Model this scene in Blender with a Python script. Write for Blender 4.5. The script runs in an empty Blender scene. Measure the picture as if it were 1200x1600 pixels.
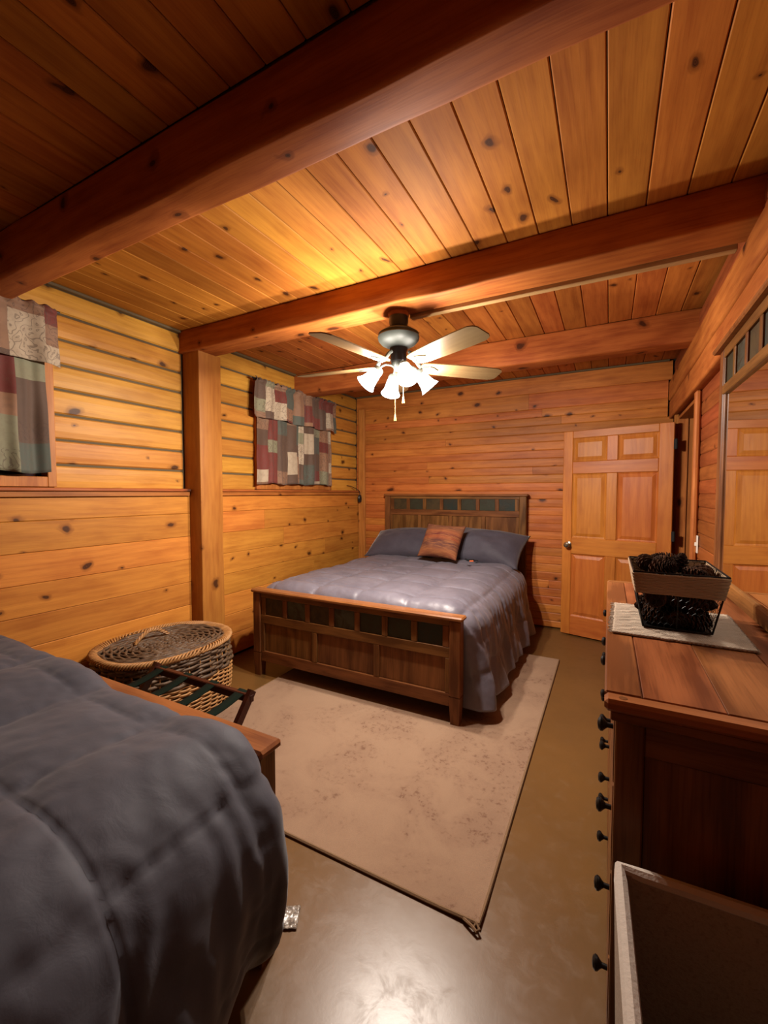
import bpy, bmesh, math, random
from mathutils import Vector, Matrix, noise
random.seed(7)
PI = math.pi
SC = bpy.context.scene
COL = SC.collection

# ------------------------------------------------------------------ camera, world, exposure
cam_d = bpy.data.cameras.new('camera')
cam = bpy.data.objects.new('camera', cam_d)
COL.objects.link(cam)
cam_d.sensor_fit = 'HORIZONTAL'
cam_d.sensor_width = 36.0
cam_d.lens = 664.0 / 1200.0 * 36.0
cam_d.clip_start = 0.02
cam.location = (0, 0, 1.40)
cam.rotation_euler = (math.radians(90 - 2.54), 0, math.radians(27.9))
SC.camera = cam

w = bpy.data.worlds.new('night')
SC.world = w
w.use_nodes = True
w.node_tree.nodes['Background'].inputs[0].default_value = (0.02, 0.025, 0.04, 1)
w.node_tree.nodes['Background'].inputs[1].default_value = 0.2

SC.view_settings.view_transform = 'Standard'
SC.view_settings.look = 'None'
SC.view_settings.exposure = 0.0
SC.view_settings.gamma = 1.0
SC.view_settings.use_curve_mapping = False
LAMP_W = 94.0
LAMP_COL = (1.0, 0.89, 0.78)
SHADE_EMIT = 12.0

# ------------------------------------------------------------------ mesh helpers
class M:
    def __init__(s):
        s.v = []; s.f = []; s.uv = {}
    def add(s, vs, fs):
        o = len(s.v)
        s.v += [tuple(v) for v in vs]
        s.f += [tuple(o + i for i in f) for f in fs]
        return o
    def box(s, x0, x1, y0, y1, z0, z1, b=0.004):
        if x0 > x1: x0, x1 = x1, x0
        if y0 > y1: y0, y1 = y1, y0
        if z0 > z1: z0, z1 = z1, z0
        b = min(b, (x1-x0)*.45, (y1-y0)*.45, (z1-z0)*.45)
        lo = (x0, y0, z0); hi = (x1, y1, z1)
        vs = []; idx = {}
        for sx in (0, 1):
            for sy in (0, 1):
                for sz in (0, 1):
                    sg = (sx, sy, sz)
                    for a in range(3):
                        p = []
                        for k in range(3):
                            e = hi[k] if sg[k] else lo[k]
                            if k != a: e += -b if sg[k] else b
                            p.append(e)
                        idx[(sg, a)] = len(vs); vs.append(p)
        fs = []
        for a in range(3):
            o1, o2 = [k for k in range(3) if k != a]
            for sd in (0, 1):
                q = []
                for (i, j) in ((0, 0), (1, 0), (1, 1), (0, 1)):
                    g = [0, 0, 0]; g[a] = sd; g[o1] = i; g[o2] = j
                    q.append(idx[(tuple(g), a)])
                fs.append(q)
            for i in (0, 1):
                for j in (0, 1):
                    g0 = [0, 0, 0]; g0[o1] = i; g0[o2] = j
                    g1 = list(g0); g1[a] = 1
                    g0 = tuple(g0); g1 = tuple(g1)
                    fs.append([idx[(g0, o1)], idx[(g1, o1)], idx[(g1, o2)], idx[(g0, o2)]])
        for sx in (0, 1):
            for sy in (0, 1):
                for sz in (0, 1):
                    fs.append([idx[((sx, sy, sz), a)] for a in range(3)])
        c = Vector(((x0+x1)/2, (y0+y1)/2, (z0+z1)/2))
        out = []
        for f in fs:
            p = [Vector(vs[i]) for i in f]
            n = (p[1]-p[0]).cross(p[2]-p[0])
            m = sum(p, Vector())/len(p)
            out.append(f if n.dot(m-c) > 0 else f[::-1])
        s.add(vs, out)
        return s
    def tube(s, pts, r, n=6, closed=False):
        P = [Vector(p) for p in pts]; N = len(P)
        R = r if isinstance(r, (list, tuple)) else [r]*N
        T = []
        for i in range(N):
            a = P[(i-1) % N] if (closed or i > 0) else P[0]
            b = P[(i+1) % N] if (closed or i < N-1) else P[-1]
            t = (b-a)
            T.append(t.normalized() if t.length > 1e-9 else Vector((0, 0, 1)))
        u = T[0].orthogonal().normalized()
        vs = []
        for i in range(N):
            u = u - T[i]*u.dot(T[i])
            u = u.normalized() if u.length > 1e-6 else T[i].orthogonal().normalized()
            w_ = T[i].cross(u)
            for k in range(n):
                a = 2*PI*k/n
                vs.append(P[i] + (u*math.cos(a) + w_*math.sin(a))*R[i])
        fs = []
        for i in range(N if closed else N-1):
            j = (i+1) % N
            for k in range(n):
                l = (k+1) % n
                fs.append((i*n+k, i*n+l, j*n+l, j*n+k))
        if not closed:
            fs.append(tuple(range(n))[::-1])
            fs.append(tuple((N-1)*n+k for k in range(n)))
        s.add(vs, fs)
        return s
    def lathe(s, prof, n=24, mat=None):
        vs = []; fs = []
        for (r, z) in prof:
            for k in range(n):
                a = 2*PI*k/n
                p = Vector((r*math.cos(a), r*math.sin(a), z))
                vs.append(mat @ p if mat else p)
        for i in range(len(prof)-1):
            for k in range(n):
                l = (k+1) % n
                fs.append((i*n+k, i*n+l, (i+1)*n+l, (i+1)*n+k))
        fs.append(tuple(range(n))[::-1])
        fs.append(tuple((len(prof)-1)*n+k for k in range(n)))
        s.add(vs, fs)
        return s
    def prism(s, poly, x0, x1):
        n = len(poly)
        vs = [(x0, y, z) for y, z in poly] + [(x1, y, z) for y, z in poly]
        fs = [(k, n+k, n+(k+1) % n, (k+1) % n) for k in range(n)]
        fs.append(tuple(range(n))); fs.append(tuple(n+k for k in range(n))[::-1])
        s.add(vs, fs)
        return s
    def grid(s, fn, nu, nv, uvfn=None):
        o = len(s.v)
        for j in range(nv+1):
            for i in range(nu+1):
                s.v.append(tuple(fn(i/nu, j/nv)))
                if uvfn: s.uv[len(s.v)-1] = uvfn(i/nu, j/nv)
        for j in range(nv):
            for i in range(nu):
                a = o + j*(nu+1)+i
                s.f.append((a, a+1, a+nu+2, a+nu+1))
        return s
    def mesh(s, name, mat, smooth=False, angle=35):
        me = bpy.data.meshes.new(name)
        me.from_pydata(s.v, [], s.f)
        if s.uv:
            l = me.uv_layers.new(name='UVMap')
            for lp in me.loops:
                l.data[lp.index].uv = s.uv.get(lp.vertex_index, (0, 0))
        if smooth:
            me.polygons.foreach_set('use_smooth', [True]*len(me.polygons))
            me.set_sharp_from_angle(angle=math.radians(angle))
        me.materials.append(mat)
        me.update()
        return me
    def build(s, name, mat, parent=None, smooth=False, angle=35):
        return link(name, s.mesh(name, mat, smooth, angle), parent)

def link(name, data, parent=None, mw=None):
    o = bpy.data.objects.new(name, data)
    COL.objects.link(o)
    if parent: o.parent = parent
    if mw: o.matrix_local = mw
    return o
def empty(name, loc=(0, 0, 0), rz=0.0):
    o = link(name, None)
    o.location = loc; o.rotation_euler = (0, 0, rz)
    o.empty_display_size = 0.1
    return o
def thing(o, label, cat, group=None):
    o['label'] = label; o['category'] = cat
    if group: o['group'] = group
    return o
def struct(o, label=None):
    o['kind'] = 'structure'
    if label: o['label'] = label
    return o
def stuff(o):
    o['kind'] = 'stuff'
    return o
def frame(o, x, z):
    x = Vector(x); z = Vector(z); y = z.cross(x)
    m = Matrix((x, y, z)).transposed().to_4x4()
    m.translation = Vector(o)
    return m

# ------------------------------------------------------------------ node helpers
class N:
    def __init__(s, name):
        s.m = bpy.data.materials.new(name); s.m.use_nodes = True
        s.t = s.m.node_tree
        s.b = s.t.nodes['Principled BSDF']
        s.out = s.t.nodes['Material Output']
    def n(s, ty, **k):
        nd = s.t.nodes.new(ty)
        for a, b in k.items(): setattr(nd, a, b)
        return nd
    def l(s, a, b): s.t.links.new(a, b)
    def inp(s, sock, v):
        if hasattr(v, 'links') or isinstance(v, bpy.types.NodeSocket): s.l(v, sock)
        else: sock.default_value = v
    def math(s, op, a, b=None, c=None, clamp=False):
        nd = s.n('ShaderNodeMath', operation=op, use_clamp=clamp)
        s.inp(nd.inputs[0], a)
        if b is not None: s.inp(nd.inputs[1], b)
        if c is not None: s.inp(nd.inputs[2], c)
        return nd.outputs[0]
    def comb(s, x, y, z=0.0):
        nd = s.n('ShaderNodeCombineXYZ')
        s.inp(nd.inputs[0], x); s.inp(nd.inputs[1], y); s.inp(nd.inputs[2], z)
        return nd.outputs[0]
    def noise(s, vec, scale=1.0, detail=3.0, rough=.5, dist=0.0):
        nd = s.n('ShaderNodeTexNoise')
        s.l(vec, nd.inputs['Vector'])
        nd.inputs['Scale'].default_value = scale; nd.inputs['Detail'].default_value = detail
        nd.inputs['Roughness'].default_value = rough; nd.inputs['Distortion'].default_value = dist
        return nd.outputs[0]
    def mix(s, f, a, b, blend='MIX'):
        nd = s.n('ShaderNodeMix', data_type='RGBA', blend_type=blend)
        s.inp(nd.inputs[0], f); s.inp(nd.inputs[6], a); s.inp(nd.inputs[7], b)
        return nd.outputs[2]
    def ramp(s, f, stops, interp='LINEAR'):
        nd = s.n('ShaderNodeValToRGB')
        nd.color_ramp.interpolation = interp
        el = nd.color_ramp.elements
        while len(el) < len(stops): el.new(0.5)
        for e, (p, c) in zip(el, stops): e.position = p; e.color = c
        s.l(f, nd.inputs[0])
        return nd.outputs[0]
    def smooth(s, v, a, b):
        nd = s.n('ShaderNodeMapRange', interpolation_type='SMOOTHSTEP')
        s.l(v, nd.inputs[0])
        s.inp(nd.inputs[1], a); s.inp(nd.inputs[2], b)
        return nd.outputs[0]
    def bump(s, h, strength=.2, dist=.01):
        nd = s.n('ShaderNodeBump')
        nd.inputs['Strength'].default_value = strength; nd.inputs['Distance'].default_value = dist
        s.l(h, nd.inputs['Height']); s.l(nd.outputs[0], s.b.inputs['Normal'])
def C(r, g, b): return (r, g, b, 1.0)
def srgb(r, g, b):
    return tuple((c/255/12.92 if c/255 <= .04045 else ((c/255+.055)/1.055)**2.4) for c in (r, g, b)) + (1.0,)

def plain(name, col, rough=.5, metal=0.0, bump=None, var=0.15, spec=.5):
    k = N(name); k.b.inputs['Specular IOR Level'].default_value = spec
    tc = k.n('ShaderNodeTexCoord')
    nz = k.noise(tc.outputs['Object'], 9.0, 4.0)
    f = k.math('MULTIPLY', nz, var*2)
    k.l(k.mix(f, col, C(col[0]*.5, col[1]*.5, col[2]*.5)), k.b.inputs['Base Color'])
    k.b.inputs['Roughness'].default_value = rough; k.b.inputs['Metallic'].default_value = metal
    if bump:
        k.bump(k.noise(tc.outputs['Object'], bump[0], 3.0), bump[1], .004)
    return k.m

def wood(name, light, dark, axis='X', knot=.3, kscale=1.0, rough=.5, tint=.3, knotcol=C(.035, .010, .004), grain=1.0, spec=.25, band=.22):
    k = N(name)
    tc = k.n('ShaderNodeTexCoord'); oi = k.n('ShaderNodeObjectInfo')
    sp = k.n('ShaderNodeSeparateXYZ'); k.l(tc.outputs['Object'], sp.inputs[0])
    ax = {'X': (0, 1, 2), 'Y': (1, 0, 2), 'Z': (2, 0, 1)}[axis]
    L = sp.outputs[ax[0]]; Wd = sp.outputs[ax[1]]; T = sp.outputs[ax[2]]
    rnd = oi.outputs['Random']
    L = k.math('ADD', L, k.math('MULTIPLY', rnd, 61.0))
    Wc = k.math('ADD', k.math('MULTIPLY_ADD', T, .8, Wd), k.math('MULTIPLY', rnd, 23.0))
    rnd2 = k.math('FRACT', k.math('MULTIPLY', rnd, 47.31))
    # knots
    vo = k.n('ShaderNodeTexVoronoi', voronoi_dimensions='2D')
    wob = k.noise(k.comb(k.math('MULTIPLY', L, 9.0), k.math('MULTIPLY', Wc, 9.0)), 1.0, 2.0)
    wv = k.math('MULTIPLY', k.math('SUBTRACT', wob, .5), .42)
    k.l(k.comb(k.math('MULTIPLY_ADD', L, 4.6*kscale, wv), k.math('MULTIPLY_ADD', Wc, 6.4*kscale, wv)), vo.inputs['Vector'])
    vo.inputs['Scale'].default_value = 1.0; vo.inputs['Randomness'].default_value = .72
    d = vo.outputs['Distance']
    cs = k.n('ShaderNodeSeparateColor'); k.l(vo.outputs['Color'], cs.inputs[0])
    sel = k.math('LESS_THAN', cs.outputs[0], knot)
    rad = k.math('MULTIPLY_ADD', k.math('POWER', cs.outputs[1], 1.7), .125, .030)
    core = k.math('MULTIPLY', sel, k.math('SUBTRACT', 1.0, k.smooth(d, k.math('MULTIPLY', rad, .55), rad)))
    halo = k.math('MULTIPLY', sel, k.math('SUBTRACT', 1.0, k.smooth(d, k.math('MULTIPLY', rad, .8), k.math('MULTIPLY_ADD', rad, 1.3, .085))))
    # grain
    low = k.noise(k.comb(k.math('MULTIPLY', L, .9), k.math('MULTIPLY', Wc, 4.0)), 1.0, 2.0)
    g = k.math('ADD', k.math('MULTIPLY', Wc, 26.0*grain), k.math('MULTIPLY', low, 5.5))
    g = k.math('ADD', g, k.math('MULTIPLY', halo, 1.3))
    bands = k.math('MULTIPLY_ADD', k.math('SINE', k.math('MULTIPLY', g, 6.283)), .5, .5)
    streak = k.noise(k.comb(k.math('MULTIPLY', L, 1.3), k.math('MULTIPLY', Wc, 17.0)), 1.0, 5.0, .6)
    fine = k.noise(k.comb(k.math('MULTIPLY', L, 7.0), k.math('MULTIPLY', Wc, 190.0)), 1.0, 2.0)
    mott = k.noise(k.comb(k.math('MULTIPLY', L, 3.5), k.math('MULTIPLY', Wc, 9.0)), 1.0, 3.0)
    f = k.math('MULTIPLY', bands, band)
    f = k.math('ADD', f, k.math('MULTIPLY', k.smooth(streak, .38, .68), .48))
    f = k.math('ADD', f, k.math('MULTIPLY', k.smooth(fine, .42, .72), .30))
    f = k.math('ADD', f, k.math('MULTIPLY', k.smooth(mott, .42, .72), .45), clamp=True)
    col = k.mix(f, light, dark)
    hs = k.n('ShaderNodeHueSaturation')
    k.l(k.math('MULTIPLY_ADD', rnd2, .016, .492), hs.inputs['Hue'])
    k.l(k.math('MULTIPLY_ADD', rnd, tint, 1.0-tint/2), hs.inputs['Value'])
    k.l(col, hs.inputs['Color'])
    col = k.mix(k.math('MULTIPLY', halo, .62), hs.outputs[0], C(dark[0]*.42, dark[1]*.34, dark[2]*.35))
    rr = k.math('MULTIPLY_ADD', k.math('SINE', k.math('MULTIPLY', d, 240.0)), .15, .85)
    col = k.mix(k.math('MULTIPLY', core, rr), col, knotcol)
    k.l(col, k.b.inputs['Base Color'])
    k.b.inputs['Roughness'].default_value = rough
    k.b.inputs['Specular IOR Level'].default_value = spec
    k.bump(k.math('ADD', k.math('MULTIPLY', fine, .6), k.math('MULTIPLY', bands, .4)), .10, .003)
    return k.m

# ------------------------------------------------------------------ materials
m_wall = wood('pine_wall', C(0.53, 0.176, 0.036), C(0.34, 0.095, 0.018), 'X', .30)
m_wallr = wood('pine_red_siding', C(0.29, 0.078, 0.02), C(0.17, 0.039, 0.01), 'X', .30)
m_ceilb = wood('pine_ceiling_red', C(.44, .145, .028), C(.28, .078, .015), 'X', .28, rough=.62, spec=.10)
m_postx = wood('pine_post', C(0.4, 0.165, 0.03), C(0.28, 0.098, 0.017), 'X', .34, .7, tint=.05)
m_wains = wood('pine_wainscot', C(0.56, 0.228, 0.037), C(0.39, 0.135, 0.021), 'X', .30)
m_log = wood('pine_log', C(0.58, 0.278, 0.044), C(0.41, 0.168, 0.024), 'X', .28)
m_ceil = wood('pine_ceiling', C(0.46, 0.18, 0.027), C(0.31, 0.104, 0.0155), 'X', .28, rough=.62, spec=.10)
m_beam = wood('pine_beam', C(0.42, 0.138, 0.029), C(0.25, 0.065, 0.014), 'X', .24, .8, tint=.12, rough=.62, spec=.12)
m_trimx = wood('pine_trim', C(0.42, 0.14, 0.03), C(0.26, 0.072, 0.015), 'X', .15, tint=.2)
m_trimz = wood('pine_trim_upright', C(0.48, 0.18, 0.042), C(0.31, 0.095, 0.02), 'Z', .12, tint=.2)
m_doorz = wood('door_wood_upright', C(0.53, 0.178, 0.03), C(0.39, 0.11, 0.018), 'Z', .0, tint=.16, rough=.42)
m_doorx = wood('door_wood_level', C(0.53, 0.178, 0.03), C(0.39, 0.11, 0.018), 'X', .0, tint=.16, rough=.42)
m_oakx = wood('oak_level', C(0.215, 0.088, 0.027), C(0.092, 0.034, 0.011), 'X', .03, tint=.15, rough=.38, grain=.4, band=.45, spec=.15)
m_oaky = wood('oak_lengthwise', C(0.225, 0.092, 0.028), C(0.1, 0.038, 0.012), 'Y', .03, tint=.15, rough=.36, grain=.4, band=.45, spec=.15)
m_oakz = wood('oak_upright', C(0.21, 0.086, 0.026), C(0.088, 0.033, 0.01), 'Z', .03, tint=.15, rough=.4, grain=.4, band=.45, spec=.15)
m_capx = wood('oak_cap', C(0.26, 0.1, 0.03), C(0.14, 0.048, 0.015), 'X', .03, tint=.1, rough=.33, grain=.7)
m_dtop = wood('dresser_top_wood', C(0.3, 0.108, 0.035), C(0.13, 0.041, 0.013), 'Y', .02, tint=.15, rough=.30, grain=.28, band=.6)
m_blade = wood('blade_wood', C(0.155, 0.098, 0.042), C(0.115, 0.068, 0.028), 'X', .0, tint=.05, rough=.30)
m_mahog = wood('mahogany', C(.0540, .0130, .0072), C(.0252, .0058, .0036), 'X', .0, tint=.1, rough=.35)
m_race = wood('raceway_wood', C(.46, .30, .12), C(.32, .19, .07), 'X', .0)
m_chink = plain('chinking', C(.105, .075, .034), .85, bump=(40, .2))
m_dark = plain('dark_gap', C(.02, .011, .006), .9)
m_olive = plain('olive_trim', C(.1240, .0837, .0341), .7, bump=(60, .2), var=.35)
m_black = plain('black_iron', C(.012, .012, .012), .4, .6)
m_blackm = plain('matt_black', C(.006, .006, .006), .8)
m_pewter = plain('pewter', C(.027, .032, .026), .6, .0)
m_pewlight = plain('light_pewter', C(.055, .062, .054), .55, .2)
m_darkmetal = plain('dark_bronze', C(.025, .025, .028), .45, .5)
m_brass = plain('brass_fob', C(.62, .36, .12), .35, .3)
m_nickel = plain('aged_nickel', C(.30, .26, .20), .22, .95)
m_white = plain('white_plastic', C(.78, .74, .66), .4, var=.05)
m_blackp = plain('black_plastic', C(.010, .013, .015), .25)
m_twine = plain('twine', C(.3472, .2232, .1240), .85, bump=(220, .4), var=.3)
m_strap = plain('green_webbing', C(.004, .009, .005), .95, bump=(300, .4), var=.2, spec=.12)
m_linen = plain('pale_sheet', C(.5, .47, .44), .8, bump=(60, .2))
m_glass = plain('night_glass', C(.012, .014, .02), .05)

def fabric(name, col, rough, sheen, bump):
    k = N(name)
    tc = k.n('ShaderNodeTexCoord')
    nz = k.noise(tc.outputs['Object'], 5.0, 5.0, .6)
    k.l(k.mix(k.smooth(nz, .3, .75), col, C(col[0]*.72, col[1]*.72, col[2]*.74)), k.b.inputs['Base Color'])
    k.b.inputs['Roughness'].default_value = rough
    k.b.inputs['Sheen Weight'].default_value = sheen
    k.b.inputs['Sheen Roughness'].default_value = .4
    k.b.inputs['Specular IOR Level'].default_value = .45 if rough < .5 else .25
    h = k.math('ADD', k.math('MULTIPLY', k.noise(tc.outputs['Object'], 14.0, 4.0, .6, .8), 1.0), k.math('MULTIPLY', k.noise(tc.outputs['Object'], 420.0, 2.0), .05))
    k.bump(h, bump, .02)
    return k.m
m_comf = fabric('slate_comforter', C(.150, .138, .168), .45, .06, .10)
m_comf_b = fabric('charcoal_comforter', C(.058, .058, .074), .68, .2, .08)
m_sham = fabric('slate_pillow_cloth', C(.062, .055, .072), .65, .3, .2)

def throw_mat():
    k = N('striped_throw_cloth')
    tc = k.n('ShaderNodeTexCoord'); sp = k.n('ShaderNodeSeparateXYZ'); k.l(tc.outputs['UV'], sp.inputs[0])
    wob = k.noise(tc.outputs['UV'], 5.0, 3.0)
    v = k.math('MULTIPLY_ADD', wob, .05, sp.outputs[1])
    n1 = k.noise(k.comb(k.math('MULTIPLY', sp.outputs[0], 3.0), k.math('MULTIPLY', v, 34.0)), 1.0, 4.0, .7)
    base = k.ramp(v, [(0, srgb(140, 78, 55)), (.16, srgb(175, 115, 70)), (.28, srgb(120, 78, 68)), (.42, srgb(105, 60, 55)), (.52, srgb(185, 105, 60)), (.60, srgb(118, 40, 48)), (.70, srgb(190, 120, 75)), (.82, srgb(130, 90, 70)), (1, srgb(150, 100, 70))])
    col = k.mix(k.smooth(n1, .4, .62), base, k.ramp(n1, [(.35, srgb(80, 45, 45)), (.6, srgb(205, 150, 90))]))
    k.l(k.mix(1.0, k.mix(.7, base, col), C(.52, .40, .36), 'MULTIPLY'), k.b.inputs['Base Color'])
    k.b.inputs['Roughness'].default_value = .85
    k.bump(n1, .5, .004)
    return k.m
m_throw = throw_mat()

def curtain_mat():
    k = N('patchwork_curtain')
    tc = k.n('ShaderNodeTexCoord'); sp = k.n('ShaderNodeSeparateXYZ'); k.l(tc.outputs['UV'], sp.inputs[0])
    u, v = sp.outputs[0], sp.outputs[1]
    uu = k.math('DIVIDE', k.math('MULTIPLY_ADD', k.math('SINE', k.math('MULTIPLY', u, 21.0)), .02, u), .150)
    ci = k.math('FLOOR', uu)
    wn = k.n('ShaderNodeTexWhiteNoise', noise_dimensions='1D'); k.l(ci, wn.inputs['W'])
    vv = k.math('ADD', k.math('DIVIDE', v, .165), k.math('MULTIPLY', wn.outputs['Value'], .9))
    vv = k.math('MULTIPLY_ADD', k.math('SINE', k.math('MULTIPLY_ADD', ci, 2.1, k.math('MULTIPLY', vv, 2.4))), .22, vv)
    ri = k.math('FLOOR', vv)
    w2 = k.n('ShaderNodeTexWhiteNoise', noise_dimensions='2D'); k.l(k.comb(ci, ri), w2.inputs['Vector'])
    h = w2.outputs['Value']
    col = k.ramp(h, [(0, srgb(128, 96, 72)), (.22, srgb(104, 42, 33)), (.36, srgb(74, 80, 70)), (.48, srgb(168, 152, 128)), (.62, srgb(84, 64, 50)), (.80, srgb(138, 102, 75)), (.92, srgb(122, 120, 94))], 'CONSTANT')
    cs = k.n('ShaderNodeSeparateColor'); k.l(w2.outputs['Color'], cs.inputs[0])
    nzv = k.n('ShaderNodeTexNoise'); nzv.inputs['Scale'].default_value = 9.0; k.l(tc.outputs['UV'], nzv.inputs['Vector'])
    vm = k.n('ShaderNodeVectorMath', operation='MULTIPLY_ADD'); k.l(nzv.outputs['Color'], vm.inputs[0]); vm.inputs[1].default_value = (.16, .16, 0); k.l(tc.outputs['UV'], vm.inputs[2])
    vo = k.n('ShaderNodeTexVoronoi', voronoi_dimensions='2D'); vo.inputs['Scale'].default_value = 19.0; k.l(vm.outputs[0], vo.inputs['Vector'])
    ring = k.math('SINE', k.math('MULTIPLY', vo.outputs['Distance'], 15.0))
    line = k.math('MULTIPLY', k.smooth(ring, .62, .98), k.math('GREATER_THAN', cs.outputs[1], .35))
    col = k.mix(k.math('MULTIPLY', line, .55), col, srgb(70, 52, 42))
    mot = k.noise(tc.outputs['UV'], 28.0, 4.0, .6)
    col = k.mix(k.math('MULTIPLY', k.smooth(mot, .4, .8), .35), col, srgb(95, 72, 58))
    k.l(col, k.b.inputs['Base Color'])
    k.b.inputs['Roughness'].default_value = .75
    k.b.inputs['Sheen Weight'].default_value = .1
    k.bump(mot, .15, .004)
    return k.m
m_curt = curtain_mat()

def floor_mat():
    k = N('sealed_concrete')
    tc = k.n('ShaderNodeTexCoord'); P = tc.outputs['Object']
    n1 = k.noise(P, 1.3, 5.0, .6); n2 = k.noise(P, 14.0, 6.0, .7, .5); n3 = k.noise(P, 60.0, 3.0)
    col = k.mix(k.smooth(n1, .3, .7), C(.138, .068, .0185), C(.112, .056, .016))
    col = k.mix(k.math('MULTIPLY', k.smooth(n2, .55, .8), .4), col, C(.17, .10, .042))
    k.l(col, k.b.inputs['Base Color'])
    r = k.math('MULTIPLY_ADD', k.smooth(n2, .42, .75), .10, .28)
    k.l(k.math('ADD', r, k.math('MULTIPLY', n1, .08)), k.b.inputs['Roughness'])
    k.b.inputs['Specular IOR Level'].default_value = .55
    k.bump(k.math('ADD', n2, k.math('MULTIPLY', n3, .3)), .05, .004)
    return k.m
m_floor = floor_mat()

def rug_mat():
    k = N('dusty_rose_rug')
    tc = k.n('ShaderNodeTexCoord'); P = tc.outputs['Object']
    n1 = k.noise(P, 3.0, 6.0, .65, .6); n2 = k.noise(P, 38.0, 5.0, .7); n3 = k.noise(P, 420.0, 2.0); n4 = k.noise(P, 1.1, 2.0)
    col = k.mix(k.smooth(n1, .35, .68), C(.285, .185, .120), C(.24, .15, .098))
    m = k.math('MULTIPLY', k.smooth(n2, .52, .66), k.smooth(k.math('ADD', n1, k.math('MULTIPLY', n4, .5)), .70, .88))
    col = k.mix(k.math('MULTIPLY', m, .75), col, C(.12, .058, .036))
    col = k.mix(k.math('MULTIPLY', k.smooth(n3, .4, .7), .2), col, C(.15, .09, .066))
    k.l(col, k.b.inputs['Base Color'])
    k.b.inputs['Roughness'].default_value = .95
    k.b.inputs['Specular IOR Level'].default_value = .1
    k.bump(n3, .4, .004)
    return k.m
m_rug = rug_mat()
m_bind = plain('rug_binding_cloth', C(.20, .115, .055), .9, bump=(300, .4))

def slate_mat():
    k = N('slate_tile')
    tc = k.n('ShaderNodeTexCoord'); oi = k.n('ShaderNodeObjectInfo')
    c = k.ramp(oi.outputs['Random'], [(0, C(.032, .034, .019)), (.25, C(.014, .021, .016)), (.45, C(.058, .038, .015)), (.65, C(.018, .025, .020)), (.78, C(.060, .066, .050))], 'CONSTANT')
    vm = k.n('ShaderNodeVectorMath', operation='ADD'); k.l(tc.outputs['Object'], vm.inputs[0]); k.l(oi.outputs['Random'], vm.inputs[1])
    n1 = k.noise(vm.outputs[0], 11.0, 5.0, .65, .8)
    col = k.mix(k.smooth(n1, .35, .7), c, C(.030, .023, .012))
    k.l(col, k.b.inputs['Base Color'])
    k.b.inputs['Roughness'].default_value = .5; k.b.inputs['Specular IOR Level'].default_value = .2
    k.bump(n1, .5, .006)
    return k.m
m_slate = slate_mat()

def wicker_mat(name, a, b, rough=.55, spec=.4):
    k = N(name)
    tc = k.n('ShaderNodeTexCoord')
    n1 = k.noise(tc.outputs['Object'], 22.0, 4.0, .6)
    k.l(k.mix(k.smooth(n1, .3, .7), a, b), k.b.inputs['Base Color'])
    k.b.inputs['Roughness'].default_value = rough; k.b.inputs['Specular IOR Level'].default_value = spec
    k.bump(k.noise(tc.outputs['Object'], 160.0, 3.0), .3, .003)
    return k.m
m_willow = wicker_mat('pale_willow', C(.4160, .2160, .0760), C(.2880, .1320, .0416))
m_bark = wicker_mat('grey_bark_willow', C(.1360, .0840, .0464), C(.0600, .0336, .0192))
m_cone = wicker_mat('pinecone_brown', C(.030, .014, .008), C(.012, .006, .004), .9, .05)
m_conetip = wicker_mat('pinecone_tip', C(.075, .034, .019), C(.030, .014, .008), .9, .05)

def bin_mat():
    k = N('cream_fleece')
    tc = k.n('ShaderNodeTexCoord')
    n1 = k.noise(tc.outputs['Object'], 130.0, 4.0, .7); n2 = k.noise(tc.outputs['Object'], 7.0, 3.0)
    col = k.mix(k.smooth(n1, .45, .75), C(.32, .25, .185), C(.21, .155, .115))
    k.l(k.mix(k.math('MULTIPLY', n2, .3), col, C(.21, .155, .11)), k.b.inputs['Base Color'])
    k.b.inputs['Roughness'].default_value = .95
    k.bump(n1, .5, .006)
    return k.m
m_bin = bin_mat()
m_binrim = plain('cream_piping', C(.4836, .4216, .3596), .85, bump=(150, .3), var=.1)

def mat_weave():
    k = N('oatmeal_weave')
    tc = k.n('ShaderNodeTexCoord')
    sp = k.n('ShaderNodeSeparateXYZ'); k.l(tc.outputs['Object'], sp.inputs[0])
    a = k.math('SINE', k.math('MULTIPLY', sp.outputs[0], 620.0)); b = k.math('SINE', k.math('MULTIPLY', sp.outputs[1], 620.0))
    h = k.math('MULTIPLY_ADD', k.math('MULTIPLY', a, b), .5, .5)
    n1 = k.noise(tc.outputs['Object'], 60.0, 3.0)
    col = k.mix(k.math('MULTIPLY', h, .55), C(.40, .32, .24), C(.17, .115, .08))
    k.l(k.mix(k.math('MULTIPLY', n1, .35), col, C(.30, .22, .16)), k.b.inputs['Base Color'])
    k.b.inputs['Roughness'].default_value = .9
    k.bump(h, .6, .004)
    return k.m
m_mat = mat_weave()

def mirror_mat():
    k = N('mirror_glass')
    tc = k.n('ShaderNodeTexCoord')
    n1 = k.noise(tc.outputs['Object'], 30.0, 2.0)
    k.b.inputs['Metallic'].default_value = 1.0
    k.l(k.ramp(n1, [(0, C(.80, .80, .78)), (1, C(.84, .84, .82))]), k.b.inputs['Base Color'])
    k.b.inputs['Roughness'].default_value = 0.0
    return k.m
m_mirror = mirror_mat()

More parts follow.
